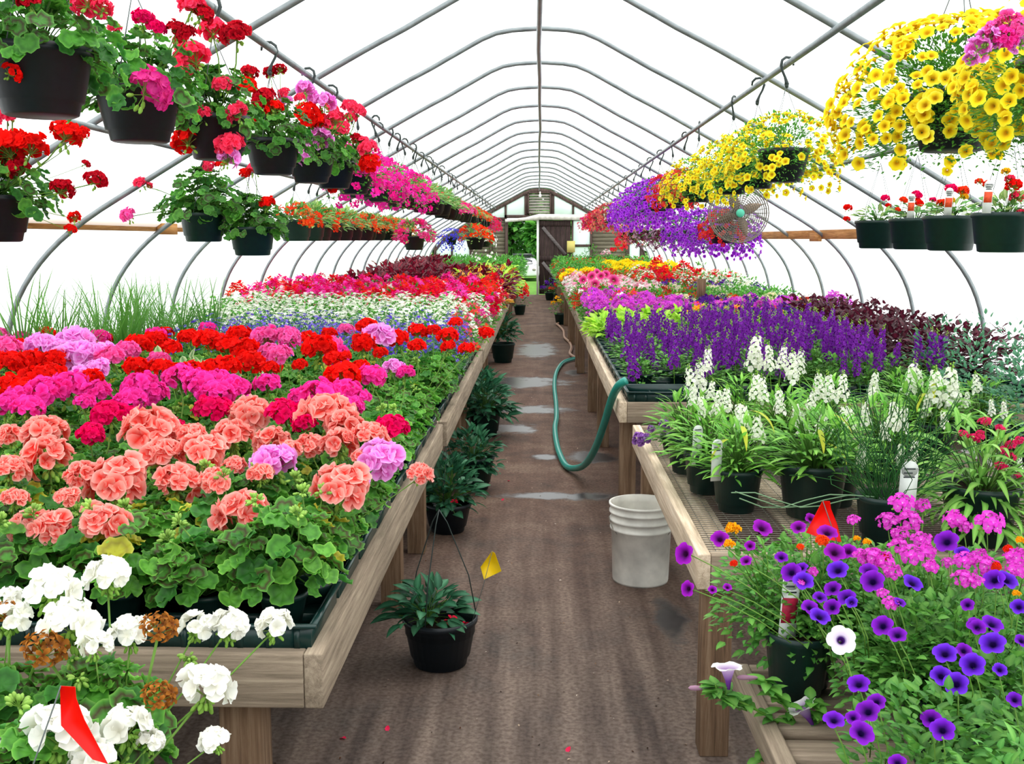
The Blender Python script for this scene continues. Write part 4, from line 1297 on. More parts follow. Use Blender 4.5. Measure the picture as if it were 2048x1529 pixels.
# pink ivy geranium in the top right corner
t = basket('hanging_geranium', 'hanging geranium with magenta-pink blooms in the top right corner', 'hanging basket', 1.30, 1.98, 1.93, PZ, POT_H, None, rz=0)
obj('foliage', GB_F[1], t, sc=(1.1, 1.1, 1.0))
for px, py, w, cn in ((1955, 100, 22, 'lilac'), (1975, 80, 22, 'lilac'), (1940, 120, 14, 'lilac'), (2020, 55, 30, 'pink'), (2010, 80, 24, 'hot'), (2040, 60, 24, 'pink'), (1990, 60, 18, 'pink'), (2040, 90, 16, 'lilac')):
    p = at_y(px, py, 1.9); q = p - Vector((1.30, 1.98, 1.93)); R = w * 1.9 / F
    obj('flower_head', head(cn, 1), t, q, (1.0, rnd.uniform(-.5, .2), rnd.random() * 6), R / .05); stalk_to(t, (0, 0, .17), q, .6)
spec = [(9.1, 'redc', 1.0), (9.9, 'redc', 1.05), (10.9, 'purple', 1.05), (11.9, 'purple', 1.1), (12.9, 'purple', 1.1), (13.9, 'purple', 1.05), (15.2, 'purple', 1.0), (16.6, 'whitered', 1.1), (17.8, 'coral', 1.1), (19.0, 'coral', 1.15), (20.3, 'coral', 1.15), (21.6, 'redb', 1.1), (23.0, 'coral', 1.1), (24.5, 'redb', 1.1), (26.2, 'whitered', 1.05), (28.0, 'redb', 1.0)]
for i, (yy, kd, s) in enumerate(spec):
    kbasket(kd, PR, yy, 1.89, PZ, POT_H, 'basket of %s on the right pipe, %s beyond the yellow ones' % (DESC[kd], ordw(i + 1)), 'far baskets on the right pipe', s)
spec = [(10.4, 'purple', 1.0), (11.3, 'purple', 1.05), (12.3, 'purple', 1.1), (13.3, 'purple', 1.1), (14.4, 'purple', 1.05), (15.6, 'mauve', 1.1), (16.9, 'mauve', 1.15), (18.3, 'mauve', 1.2), (19.9, 'mauve', 1.15), (21.6, 'coral', 1.1), (23.5, 'redb', 1.1)]
for i, (yy, kd, s) in enumerate(spec):
    kbasket(kd, 1.95, yy, 1.585, 2.085, POT_H, 'basket of %s in the outer right row, %s from the fan' % (DESC[kd], ordw(i + 1)), 'outer right row of baskets', s)

# green lantana pots, outer right row
LANT = [G().add(mound_t(LV['impat'], 70, .12, .08, .17, 500 + s, up=.5, kind='blade', inner=.7, polar=1.6, stems=True, smin=.5, smax=.95)).mesh('foliage', M_LEAF) for s in range(3)]
TAGP = box_t(-.02, -.001, 0, .02, .001, .11)


def plant_tag(t, loc, rot=(0, 0, 0), pic=M_PINKPIC, s=1.0, h=.11):
    pl = obj('label_tag', G().add(box_t(-.014, -.0008, 0, .014, .0008, h * .82)).add(tube_t([(0, -.0008, h * .8), (0, .0008, h * .8)], .014, 12)).mesh('tag', M_TAG, False), t, loc, rot, s)
    if pic: obj('tag_picture', G().add(box_t(-.0125, -.0014, h * .3, .0125, -.0008, h * .6)).mesh('pic', pic, False), pl)
    g = G()
    for k in range(3): g.add(box_t(-.009, -.0013, h * (.66 + .07 * k), .009 - .004 * (k % 2), -.0008, h * (.68 + .07 * k)))
    obj('tag_print', g.mesh('print', M_INK, False), pl)
    return pl


for i, (px, w, yy, x) in enumerate(((1755, 84, 6.25, 2.02), (1828, 88, 5.65, 2.02), (1902, 104, 5.02, 1.98), (2008, 122, 4.4, 1.96))):
    lab = ('green hanging pot with sparse red blooms, at the board end of the green pots', 'second green hanging pot, red and yellow blooms beside a tag', 'third green hanging pot with white tag and pink-yellow blooms', 'green hanging pot with round red blooms cut by the right edge')[i]
    x = at_y(px, 460, yy).x
    t = basket('hanging_pot', lab, 'hanging pot', x, yy, 1.545, None, POT_HG, 'green lantana pots', rz=0)
    ztop = hz(abs(x)) - .03 - 1.545; g = G()
    for k in range(4):
        a = PI / 2 * k + .6
        g.add(tube_t([(.125 * math.cos(a), .125 * math.sin(a), .155), (0, 0, ztop)], .0014, 4))
    obj('hanger', g.mesh('hanger', M_WIRE), t)
    obj('foliage', LANT[i % 3], t, rot=(0, 0, i))
    hs = [[(1695, 418, 9, 'red'), (1693, 440, 7, 'red'), (1770, 399, 9, 'crimson'), (1776, 413, 6, 'red')],
          [(1806, 403, 9, 'orange'), (1832, 393, 11, 'crimson'), (1833, 409, 12, 'red'), (1795, 421, 6, 'orange')],
          [(1901, 381, 12, 'crimson'), (1900, 403, 9, 'yel'), (1925, 385, 12, 'orange'), (1882, 409, 10, 'orange'), (1928, 396, 8, 'yel'), (1865, 402, 7, 'crimson')],
          [(2028, 375, 16, 'red'), (2035, 398, 15, 'rose'), (2012, 345, 9, 'yel'), (1975, 370, 9, 'orange'), (1958, 365, 8, 'orange'), (2042, 428, 9, 'rose'), (2020, 360, 10, 'rose')]][i]
    HC['yel'] = ('f08010', 'ffe020', 'yellow')
    for px_, py_, w_, cn in hs:
        p = at_y(px_, py_, yy - .05); q = p - Vector((x, yy, 1.545)); R = w_ * yy / F
        obj('flower_head', head(cn, 0), t, q, (.4, 0, i), R / .05); stalk_to(t, (0, 0, .15), q, .5)
    if i: plant_tag(t, (-.06 if i < 3 else -.12, -.1, .16), (.1, 0, 0), plain('orange_picture', hx('e04818'), .6, noise=.4, nscale=90), 1.3)
# ------------------------------------------------------------------ fan
fx, fy, fz = 1.72, 9.0, 1.83
fp = at_y(1477, 427, 9.0); fx, fz = fp.x, fp.z
fan = thing('round_fan', 'round wire-caged circulation fan with teal hub, hanging on the right', 'fan', (fx, fy, fz))
g = G(); RF = .25
for y_, rmax in ((-.07, RF), (.07, RF)):
    for k in range(13):
        r = .035 + (rmax - .035) * k / 12
        yy = y_ * (1 - .35 * (r / rmax) ** 3)
        g.add(tube_t([(r * math.cos(a), yy, r * math.sin(a)) for a in [2 * PI * j / 28 for j in range(29)]], .003 if k < 12 else .006, 3, cap=False))
    for j in range(36):
        a = 2 * PI * j / 36
        g.add(tube_t([(.03 * math.cos(a), y_, .03 * math.sin(a)), (RF * math.cos(a), y_ * .65, RF * math.sin(a))], .0026, 3, cap=False))
obj('cage', g.mesh('cage', M_STEEL), fan)
for k in range(4):
    bl = blade_t(.19, .09, 'ovate', (.5, .5, .5), (.5, .5, .5), n=6, fold=.1, droop=.15)
    a = PI / 2 * k + .4
    R_ = frame_y((math.cos(a), .0, math.sin(a)), (.35 * -math.sin(a), -1, .35 * math.cos(a)))
    o = obj('fan_blade', G().add(bl, R_, (.03 * math.cos(a), 0, .03 * math.sin(a))).mesh('fan_blade', plain('aluminium_blade', hx('8a7460'), .4, metal=.3)), fan)
    sm = o.modifiers.new('t', 'SOLIDIFY'); sm.thickness = .002
obj('hub', G().add(lathe_t([(.001, .02), (.03, .02), (.036, .01), (.036, 0), (.001, 0)], 20)).mesh('hub', plain('teal_hub', hx('4fc0a0'), .4)), fan, (0, -.075, 0), (PI / 2, 0, 0))
obj('motor', G().add(lathe_t([(.001, 0), (.05, 0), (.055, .02), (.055, .1), (.03, .13), (.001, .13)], 20)).mesh('motor', M_BLACK), fan, (0, .04, 0), (-PI / 2, 0, 0))
obj('hanging_rod', G().add(tube_t([(0, .05, .0), (0, .08, .12), (0, .08, hz(fx) - .03 - fz)], .008, 6)).mesh('rod', M_PIPE), fan)
kbasket('redc', 1.72, 9.85, 1.56, 2.085, POT_H, 'hanging basket of bright red flowers just behind the fan', 'baskets behind the fan', 1.0)

# ------------------------------------------------------------------ bucket, hoses
bk = thing('bucket', 'white plastic bucket standing on the path under the wire-topped bench', 'bucket', (.485, 4.73, 0))
obj('body', G().add(lathe_t([(.001, .004), (.118, .004), (.13, .0), (.132, .01), (.140, .25), (.147, .252), (.147, .262), (.141, .265), (.142, .29), (.149, .292), (.149, .302), (.143, .305), (.144, .33), (.151, .332), (.151, .34), (.145, .343),
                                (.147, .365), (.153, .367), (.153, .376), (.143, .376), (.141, .34), (.128, .03), (.001, .012)], 40)).mesh('bucket', M_WHITEP), bk)
obj('handle', G().add(tube_t([(.152 * math.cos(a), -.01 - .10 * math.sin(a), .31 - .11 * math.sin(a)) for a in [PI * j / 14 for j in range(15)]], .0025, 5)).mesh('handle', M_STEEL), bk)
sp = [(.455, 5.33, .87), (.42, 5.36, .84), (.395, 5.5, .75), (.375, 5.75, .58), (.345, 6.1, .36), (.305, 6.5, .17), (.255, 6.85, .06)]
fpx = [(1132, 932), (1118, 905), (1112, 880), (1110, 855), (1113, 835), (1112, 805), (1109, 778), (1110, 755), (1116, 738), (1128, 724), (1150, 717)]
pts = sp + [tuple(at_z(px, py, .03)) for px, py in fpx]
pts = catmull([tuple(p) for p in pts], 5)
o = obj('garden_hose', G().add(tube_t(pts, .022, 10)).mesh('garden_hose', M_TEAL)); tag(o, 'teal garden hose looping from the bench corner down onto the path', 'hose')
fpx = [(1152, 716), (1140, 708), (1143, 695), (1138, 684), (1129, 675), (1127, 662), (1118, 652), (1114, 648), (1128, 643)]
pts = catmull([tuple(at_z(px, py, .03)) for px, py in fpx], 4)
o = obj('garden_hose', G().add(tube_t(pts, .02, 8)).mesh('brown_hose', M_BHOSE)); tag(o, 'tan brown hose snaking along the far path beyond the teal hose', 'hose')


# ------------------------------------------------------------------ flags
def flag(px_pts, y, wire_to, mat, name_lab, thick=.0012):
    P = [at_y(px, py, y) for px, py in px_pts]
    o_ = P[0]; n = len(P)
    V = [tuple(p - o_) for p in P] + [tuple(p - o_ + Vector((0, thick, 0))) for p in P]
    Q = [np.array([(i, (i + 1) % n, n + (i + 1) % n, n + i) for i in range(n)]), np.array([list(range(n)), list(range(n, 2 * n))[::-1]])]
    t = thing('marker_flag', name_lab, 'flag', o_)
    obj('flag_cloth', to_mesh((npm(V), np.repeat(GREY, 2 * n, 0), Q), 'flag', mat, False), t)
    w = Vector(wire_to) - o_
    obj('flag_wire', G().add(tube_t([(0.001, .0005, 0), w * .5 + Vector((.004, 0, 0)), w], .0012, 5)).mesh('wire', M_WIRE), t)
    return t


flag([(120, 1373), (150, 1375), (152, 1398), (168, 1440), (215, 1529), (185, 1520), (122, 1452)], 1.33, (-.81, 1.33, .62), M_RED, 'red vinyl flag standing among the white geraniums in the near left corner')
flag([(1645, 1003), (1660, 1003), (1662, 1018), (1675, 1050), (1683, 1085), (1645, 1078), (1612, 1066)], 2.25, tuple(at_y(1690, 1150, 2.25)), M_RED, 'red vinyl flag between the purple petunias and the wire-topped bench')
flag([(984, 1103), (990, 1107), (1003, 1143), (968, 1160), (961, 1135)], 3.66, (-.245, 3.66, .19), M_YEL, 'yellow vinyl flag on a wire in the small black pot on the path')
for px, py, s, y, m, lab in ((926, 600, 10, 9.5, M_RED, 'small red flag among the pink petunias on the left benches'), (899, 573, 7, 13, M_RED, 'small red flag in front of the lime coleus'), (839, 562, 6, 14, M_YEL, 'small yellow flag in front of the maroon coleus'),
                             (1262, 612, 7, 9.8, M_RED, 'small red flag behind the lime foliage on the right'), (1398, 612, 7, 9.9, M_RED, 'small red flag on the right bench beside the short wooden post'), (1205, 534, 5, 20, M_RED, 'small red flag near the yellow flowers far right')):
    p = at_y(px, py + 22, y)
    flag([(px, py - s), (px + s * .6, py - s * .4), (px + s * .9, py + s), (px - s * .6, py + s * .8)], y, (p.x, y, .98), m, lab)


# ------------------------------------------------------------------ bedding plants
def bed(leafs, nleaf, R, H, z0, flow, nfl, fpolar=1.1, lk='blade', up=.6, leaf_sc=(.8, 1.2), var=3, kmin=.95, kmax=1.12, seed=0, fup=.5):
    out = []
    for s in range(var):
        lf = mound_t(leafs, nleaf, R, H, z0, 700 + s + seed, up=up, kind=lk, inner=.6, polar=1.75, stems=False, smin=leaf_sc[0], smax=leaf_sc[1])
        fo = G().add(lf).mesh('foliage', M_LEAF)
        fb = scatter(G(), flow, nfl, R * .95, H, z0, 800 + s + seed, polar=fpolar, kmin=kmin, kmax=kmax, up=fup).mesh('blossoms', M_PETAL) if nfl else None
        out.append((fo, fb))
    return out


pet = lambda *cs: [ball_t(.03, hx(c), i) for i, c in enumerate(cs)]
BED = {
    'lobelia': bed(LV['fine'], 300, .12, .27, .05, [star_t(.014, hx('7050d8')), star_t(.014, hx('8c70ea')), star_t(.013, hx('5a38c0'))], 52, 1.3),
    'white': bed(LV['green'], 120, .13, .27, .05, [star_t(.02, hx('f6f8ee')), star_t(.018, hx('e8f0d8'))], 70, 1.4),
    'pinkpet': bed(LV['green'], 90, .13, .27, .05, pet('f81890', 'e80c68', 'ff50c0'), 24, 1.3),
    'redpet': bed(LV['green'], 90, .13, .27, .05, pet('f01020', 'fc3018', 'e00c3c'), 24, 1.3),
    'mixpet': bed(LV['green'], 100, .13, .23, .05, pet('ff5070', 'f84c38', 'fff0f0', 'e83c9c'), 12, 1.5),
    'maroon': bed(LV['coleus_m'], 80, .14, .24, .05, [], 0, up=.3),
    'dmaroon': bed(LV['coleus_d'], 120, .14, .26, .05, [], 0, up=.3, leaf_sc=(.4, .75)),
    'yellowred': bed(LV['coleus_y'], 44, .14, .22, .05, [], 0, up=.3),
    'lime': bed(LV['lime'], 44, .14, .22, .05, [], 0, up=.3),
    'limelow': bed(LV['lime'], 52, .14, .15, .04, [], 0, up=.3),
    'greenbed': bed(LV['green'], 110, .15, .2, .05, [], 0),
    'silver': bed(LV['silver'], 100, .13, .18, .05, [], 0),
    'bluegreen': bed(LV['blue'], 260, .15, .36, .05, [], 0),
    'yel': bed(LV['green'], 70, .15, .16, .05, pet('ffd810', 'fce020'), 24, 1.2),
    'rust': bed(LV['green'], 80, .15, .15, .05, [ball_t(.02, hx('d84018')), ball_t(.02, hx('c03020'))], 26, 1.2),
    'palepink': bed(LV['green'], 80, .15, .17, .05, [ball_t(.022, hx('fbd4dc')), ball_t(.022, hx('f4f0ec')), ball_t(.02, hx('f090b0'))], 30, 1.2),
    'violet': bed(LV['green'], 80, .14, .18, .05, [ball_t(.026, hx('4c1484')), ball_t(.024, hx('6a24a8'))], 20, 1.3),
    'magenta': bed(LV['green'], 80, .13, .2, .05, [ball_t(.02, hx('d848e0')), ball_t(.02, hx('e060d0'))], 40, .9),
    'pansy': bed(LV['green'], 80, .13, .18, .05, [ball_t(.026, hx('f8a810')), ball_t(.026, hx('ffd81c')), ball_t(.024, hx('f04838'))], 8, 1.1),
    'cream': bed(LV['green'], 80, .14, .15, .05, [ball_t(.018, hx('f4ecc0')), ball_t(.016, hx('f0e8d8'))], 40, 1.1),
    'varieg': bed(LV['varieg'], 60, .13, .16, .05, [], 0),
}
BNAME = {'lobelia': ('lobelia', 'blue lobelia'), 'white': ('bedding_plant', 'white-flowered bedding plant'), 'pinkpet': ('petunia', 'magenta-pink petunia'), 'redpet': ('petunia', 'red petunia'), 'mixpet': ('petunia', 'coral and white petunia'),
         'maroon': ('coleus', 'maroon coleus'), 'dmaroon': ('coleus', 'dark purple-maroon coleus'), 'yellowred': ('coleus', 'yellow and red coleus'), 'lime': ('coleus', 'lime green coleus'), 'limelow': ('foliage_plant', 'low lime green foliage plant'),
         'greenbed': ('foliage_plant', 'plain green foliage plant'), 'silver': ('foliage_plant', 'silvery green foliage plant'), 'bluegreen': ('foliage_plant', 'tall blue-green foliage plant'), 'yel': ('marigold', 'bright yellow marigold'),
         'rust': ('marigold', 'low rust-red marigold'), 'palepink': ('bedding_plant', 'pale pink and white bedding plant'), 'violet': ('pansy', 'dark violet pansy'), 'magenta': ('bedding_plant', 'mauve-pink bedding plant'),
         'pansy': ('pansy', 'orange and yellow pansy'), 'cream': ('bedding_plant', 'cream-flowered bedding plant'), 'varieg': ('foliage_plant', 'pale variegated foliage plant')}
_merged = {}


def merged(kd, v):
    if (kd, v) not in _merged:
        fo, fb = BED[kd][v]; me = fo.copy(); me.name = 'plant'
        if fb:
            b = bpy.data.meshes.new('plant')
            import bmesh
            bm = bmesh.new(); bm.from_mesh(fo); n = len(bm.faces)
            bm.from_mesh(fb); bm.faces.ensure_lookup_table()
            for f in bm.faces[n:]: f.material_index = 1
            bm.to_mesh(b); bm.free(); b.materials.append(M_LEAF); b.materials.append(M_PETAL)
            b.polygons.foreach_set('use_smooth', [True] * len(b.polygons)); me = b
        _merged[(kd, v)] = me
    return _merged[(kd, v)]


def bedplant(kd, x, y, z, label, group, s=1.0, far=False):
    nm = BNAME[kd][0]; v = rnd.randrange(len(BED[kd])); sz = s * rnd.uniform(.9, 1.12)
    if far:
        o = obj(nm, merged(kd, v), None, (x, y, z), (0, 0, rnd.random() * 6.28), (s, s, sz)); return tag(o, label, BNAME[kd][0].replace('_', ' '), group)
    t = thing(nm, label, BNAME[kd][0].replace('_', ' '), (x, y, z), rnd.random() * 6.28, group)
    obj('pot', POT_S, t)
    fo, fb = BED[kd][v]
    obj('foliage', fo, t, (0, 0, .04), sc=(s, s, sz))
    if fb: tag(obj('blossoms', fb, t, (0, 0, .04), sc=(s, s, sz)), kind='stuff')
    return t


def zone_left(x, y):
    a = -x
    if y < 5.5: return None
    if a > 2.15 and y < 7.4: return 'GRASS'
    if y < 7.05: return 'lobelia'
    if y < 9.3: return 'white' if a > .7 else ('mixpet' if rnd.random() < .7 else 'white')
    if y < 12.6:
        if a < .8: return rnd.choice(['mixpet', 'pinkpet', 'redpet'])
        return rnd.choice(['pinkpet', 'redpet', 'pinkpet', 'redpet', 'mixpet'])
    if y < 15:
        if a > 1.5: return 'silver'
        return rnd.choice(['lime', 'maroon', 'yellowred'])
    if y < 19.5:
        if a > 1.35: return 'maroon'
        return rnd.choice(['yellowred', 'lime', 'maroon', 'lime']) if a < 1.0 else rnd.choice(['maroon', 'yellowred', 'maroon', 'lime'])
    return 'maroon' if (a > 2.2 and y < 24) else 'greenbed'


def zone_right(x, y):
    if y < 9.2:
        if x > 2.15 and y > 5.6: return 'dmaroon'
        if y > 8.35: return 'limelow' if x < 1.3 else rnd.choice(['violet', 'pansy', 'violet', 'limelow'])
        return 'ANG'
    if y < 10.2: return 'magenta' if x < 1.2 else rnd.choice(['violet', 'magenta', 'pansy', 'violet'])
    if y < 11.6: return rnd.choice(['mixpet', 'pansy', 'magenta']) if x < 1.1 else rnd.choice(['cream', 'cream', 'rust']) if x > 1.5 else rnd.choice(['rust', 'greenbed'])
    if y < 13.2: return rnd.choice(['greenbed', 'rust']) if x < 2.0 else 'greenbed'
    if y < 14.6: return 'palepink' if x < 1.7 else rnd.choice(['violet', 'white', 'cream'])
    if y < 16.2: return 'palepink' if x < 1.5 else rnd.choice(['redpet', 'white', 'rust'])
    if y < 19.5: return 'rust' if rnd.random() < .7 else 'yel' if x < .9 else 'greenbed'
    if y < 23.5: return 'yel' if x > 1.35 else 'greenbed'
    return rnd.choice(['greenbed', 'greenbed', 'greenbed', 'rust'])


def beds(side):
    y = 5.42 if side < 0 else 8.42
    r = 0
    while y < 29.0:
        r += 1
        stp = .21 if y < 9.5 else .25 if y < 16 else .36 if y < 20 else .46
        xs = .21 if y < 9.5 else .25 if y < 16 else .33
        far = y > 9.4
        ncol = int(2.3 / xs); c = 0
        for j in range(ncol + 1):
            x = side * (.56 + j * xs)
            xx, yy = x + rnd.uniform(-.02, .02), y + rnd.uniform(-.03, .03)
            px, py = proj((xx, yy, 1.05))
            if px < -60 or px > 2110: continue
            kd = (zone_left if side < 0 else zone_right)(x, y)
            if kd in (None, 'GRASS', 'ANG'): continue
            c += 1
            sd = 'left' if side < 0 else 'right'
            s = 1.0 if y < 9.5 else 1.16 if y < 16 else 1.45 if y < 20 else 1.65
            if y < 16:
                lab = '%s, %s benches, %s bedding row, %s from the aisle' % (BNAME[kd][1], sd, ordw(r), ordw(j + 1)); grp = '%s beds on the %s' % (BNAME[kd][1], sd)
            else:
                lab = '%s massed on the far %s benches' % (BNAME[kd][1], sd); grp = 'far %s on the %s' % (BNAME[kd][1], sd)
            bedplant(kd, xx, yy, .745, lab, grp, s, far)
        y += stp


beds(-1); beds(1)
# right bench: dark maroon coleus at the wall
k = 0
for i in range(9):
    for j in range(3):
        x, y = 2.24 + .2 * j, 5.95 + .27 * i
        k += 1
        bedplant('dmaroon', x, y, .745, 'dark maroon coleus by the right wall, %s row back, %s from the spikes' % (ordw(i + 1), ordw(j + 1)), 'coleus by the right wall', 1.02)
for i in range(8):
    for j in range(3):
        x, y = 2.0 + .24 * j, 3.75 + .26 * i
        if y > 5.0 and y < 5.45: continue
        z = .67 if y < 5.2 else .75
        bedplant('bluegreen', x + .12 * (i % 2), y, z - .004, 'blue-green leafy plant by the right wall, %s row, %s outward' % (ordw(i + 1), ordw(j + 1)), 'blue-green plants by the right wall', 1.05)
for i, (x, y) in enumerate(((-1.45, 4.42), (-1.72, 4.45), (-1.58, 4.2))):
    bedplant('varieg', x + .09, y + .1, .78, 'pale variegated leafy plant among the red geraniums, %s from the wall' % ordw(3 - i), 'variegated plants', 1.25)

# ------------------------------------------------------------------ grass clumps by the left wall
GR = []
for s in range(3):
    r_ = random.Random(50 + s); g = G()
    for i in range(46):
        a = r_.random() * 6.28; ln = r_.uniform(.3, .64)
        b = blade_t(ln, r_.uniform(.009, .017), 'grass', hx('3c7a2c'), hx('6ca448'), n=6, fold=.3, droop=r_.uniform(.1, 1.0))
        d = (math.cos(a) * r_.uniform(.02, .35), math.sin(a) * r_.uniform(.02, .35), 1)
        g.add(b, frame_y(d, (math.cos(a) * -1, math.sin(a) * -1, .3)), (r_.uniform(-.05, .05), r_.uniform(-.05, .05), .12), 1, r_.uniform(.75, 1.2))
    GR.append(g.mesh('grass_blades', M_LEAF))
k = 0
for i in range(8):
    for x in (-2.30, -2.5, -2.68):
        y = 4.98 + .31 * i
        if proj((x, y, 1))[0] < -80 or (i * 3 + int(-x * 10)) % 5 < 2: continue
        k += 1
        t = thing('ornamental_grass', 'clump of tall green grass by the left wall, %s row back, %s from the bench' % (ordw(i + 1), ordw(int((-x - 2.2) / .2) + 1)), 'ornamental grass', (x, y, .745), rnd.random() * 6, 'tall grass by the left wall')
        obj('pot', POT_S, t, sc=1.3); obj('grass_blades', GR[rnd.randrange(3)], t, sc=rnd.uniform(.88, 1.05))


# ------------------------------------------------------------------ spikes (angelonia)
def spike_mesh(name, cs, hgt, n, fr, seed, gc='8cc050', wd=.028):
    r_ = random.Random(seed); g = G()
    fl = [floret_t(fr, hx(a), hx(b), 5, .2, 1.0, .3, None, seed + i, 3) for i, (a, b) in enumerate(cs)]
    g.add(tube_t([(0, 0, -.12), (.004, 0, hgt * .5), (0, 0, hgt)], [.0022, .002, .001], 4, hx(gc), False))
    for i in range(n):
        t = (i + .5) / n; a = i * 2.4
        w = wd * (1 - .6 * t) * r_.uniform(.7, 1.2)
        p = (w * math.cos(a), w * math.sin(a), hgt * t * .9)
        g.add(fl[i % len(fl)], frame((math.cos(a), math.sin(a), .35), r_.random() * 6), p, r_.uniform(.8, 1.1) * (1 - .35 * t), r_.uniform(.85, 1.12))
    for i in range(6): g.add(sphere_t(.0035, hx('a8d060'), 5, 3, 1.3), None, (.006 * math.cos(i * 2), .006 * math.sin(i * 2), hgt * (.9 + .03 * i)))
    return g.mesh(name, M_PETAL)


SPP = [spike_mesh('flower_spike', [('5c1488', '8428a8'), ('6c1c98', '9638c0')], .2, 44, .017, s, wd=.038) for s in range(4)]
SPW = [spike_mesh('flower_spike', [('f0f2e4', 'fbfcf4'), ('e4ead0', 'f6f8ec')], .15, 36, .0155, 10 + s, wd=.036) for s in range(3)]
ANG_F = [G().add(mound_t(LV['angel'], 230, .11, .17, .12, 900 + s, up=.55, kind='blade', inner=.7, polar=1.7, smin=.7, smax=1.1, base=(0, 0, .08))).mesh('foliage', M_LEAF) for s in range(3)]
ANG_D = [G().add(mound_t(LV['petunia'], 90, .1, .2, .1, 930 + s, up=.9, kind='blade', inner=.7, polar=1.7, smin=.7, smax=1.1, base=(0, 0, .08))).mesh('foliage', M_LEAF) for s in range(3)]
r = 0
for i in range(14):
    y = 5.52 + .2 * i; r += 1
    for j in range(9):
        x = .60 + .19 * j
        if y > 5.9 and x > 2.1: continue
        if i < 2 and j < 2: continue
        px, _ = proj((x, y, 1.1))
        if px > 2180: continue
        t = thing('angelonia', 'purple-spiked angelonia on the right bench, %s row back, %s plant from the aisle' % (ordw(i + 1), ordw(j + 1)), 'angelonia', (x + rnd.uniform(-.02, .02), y + rnd.uniform(-.02, .02), .747), 0, 'purple angelonia')
        obj('pot', POT_S, t); obj('foliage', ANG_D[rnd.randrange(3)], t, rot=(0, 0, rnd.random() * 6), sc=(1, 1, .8 if j > 2 else .6))
        for k in range(rnd.randint(1, 3)):
            a = rnd.random() * 6.28
            obj('flower_spike', SPP[rnd.randrange(4)], t, (.07 * math.cos(a), .07 * math.sin(a), rnd.uniform(.1, .25) if j > 2 else rnd.uniform(.05, .15)), (rnd.uniform(-.22, .22), rnd.uniform(-.22, .22), a), rnd.uniform(.65, 1.1))
trays([.745 + .57 * k for k in range(4)], [5.53 + .3 * k for k in range(12)], .7425, 'right', 'the purple spikes')

# white angelonia on the wire bench: explicit spikes
SPK = """1414,707,745,4.7;1383,748,795,4.2;1400,735,780,4.4;1432,790,828,4.0;1452,786,826,4.0;1505,683,735,4.9;1518,700,735,4.9;1562,702,740,4.8;1585,715,762,4.6;1600,708,745,4.8;1510,757,800,4.2;1528,765,805,4.2;1492,820,862,3.6;1515,840,884,3.5;1478,815,850,3.7;1640,757,800,4.3;1662,760,806,4.2;1685,758,800,4.3;1595,815,850,3.7;1605,830,868,3.6;1683,820,862,3.8;1700,825,862,3.8;1745,752,786,4.5;1818,738,786,4.5;1835,745,780,4.5;1872,755,810,4.2;1895,752,815,4.2;1912,765,805,4.2;1955,755,786,4.4;1785,815,860,3.8;1802,822,862,3.8;1732,815,852,3.9;1890,828,856,4.0;1985,805,830,4.1;2008,808,834,4.1;1722,893,932,3.4;1800,896,930,3.4;1825,890,925,3.4;2038,920,944,3.3;1770,850,880,3.7;1420,770,800,4.1;1560,790,830,4.0;1740,780,810,4.3;1850,800,835,4.2;1640,830,870,3.7;1660,850,885,3.6;1385,780,812,4.0;1408,800,835,3.9;1540,700,740,4.8;1620,790,825,4.1;1860,770,800,4.3;1930,790,815,4.2"""
WP = [  # px, py of the pot base centre, radius kind, label
    (1375, 945, 'M', 'white angelonia in the pot nearest the far rail corner'), (1413, 985, 'M', 'white angelonia in the pot with a tag, second from the rail'), (1472, 1022, 'M', 'white angelonia in the front pot beside the pale rail'),
    (1622, 1032, 'L', 'white angelonia in the wide green pot behind the red flag'), (1668, 1010, 'M', 'white angelonia in the pot partly behind the wide green pot'), (1560, 935, 'M', 'white angelonia behind the front rail pots'),
    (1760, 960, 'M', 'white angelonia behind the wiry-stemmed plant'), (1480, 900, 'M', 'white angelonia near the purple spikes, middle of the bench'), (1650, 900, 'M', 'white angelonia at the back of the wire bench, middle'),
    (1850, 930, 'L', 'white angelonia between the wiry plant and the pink verbena'), (1960, 900, 'M', 'white angelonia near the blue-green plants at the wall'), (1800, 880, 'M', 'white angelonia at the back of the wire bench, wall side')]
wps = []
for px, py, kd, lab in WP:
    p = at_z(px, py, .655)
    t = thing('angelonia', lab, 'angelonia', (p.x, p.y, .6555), 0, 'white angelonia on the wire bench')
    obj('pot', POT_M if kd == 'M' else POT_L, t)
    s = 1.0 if kd == 'M' else 1.3
    obj('soil', SOIL_M if kd == 'M' else SOIL_L, t, (0, 0, .137 if kd == 'M' else .168))
    obj('foliage', ANG_F[len(wps) % 3], t, (0, 0, .04), (0, 0, len(wps)), (1.25 * s, 1.25 * s, .95 * (1 + .5 * (s - 1))))
    wps.append((t, p))
for q in SPK.split(';'):
    px, yt, yb, d = map(float, q.split(','))
    p = at_y(px, yb, d); tp = at_y(px, yt, d); h = (tp.z - p.z)
    t, b = min(wps, key=lambda w: (w[1].x - p.x) ** 2 + (w[1].y - p.y) ** 2)
    l = p - t.location
    obj('flower_spike', SPW[rnd.randrange(3)], t, l, (rnd.uniform(-.15, .15), rnd.uniform(-.15, .15), rnd.random() * 6), h / .14 * 1.25)
    stalk_to(t, (0, 0, .15), l, .8)
for t, p in wps[1:3]: plant_tag(t, (-.05 if t is wps[1][0] else -.085, -.06, .12), (.05, 0, .3), None, 1.35, .12)
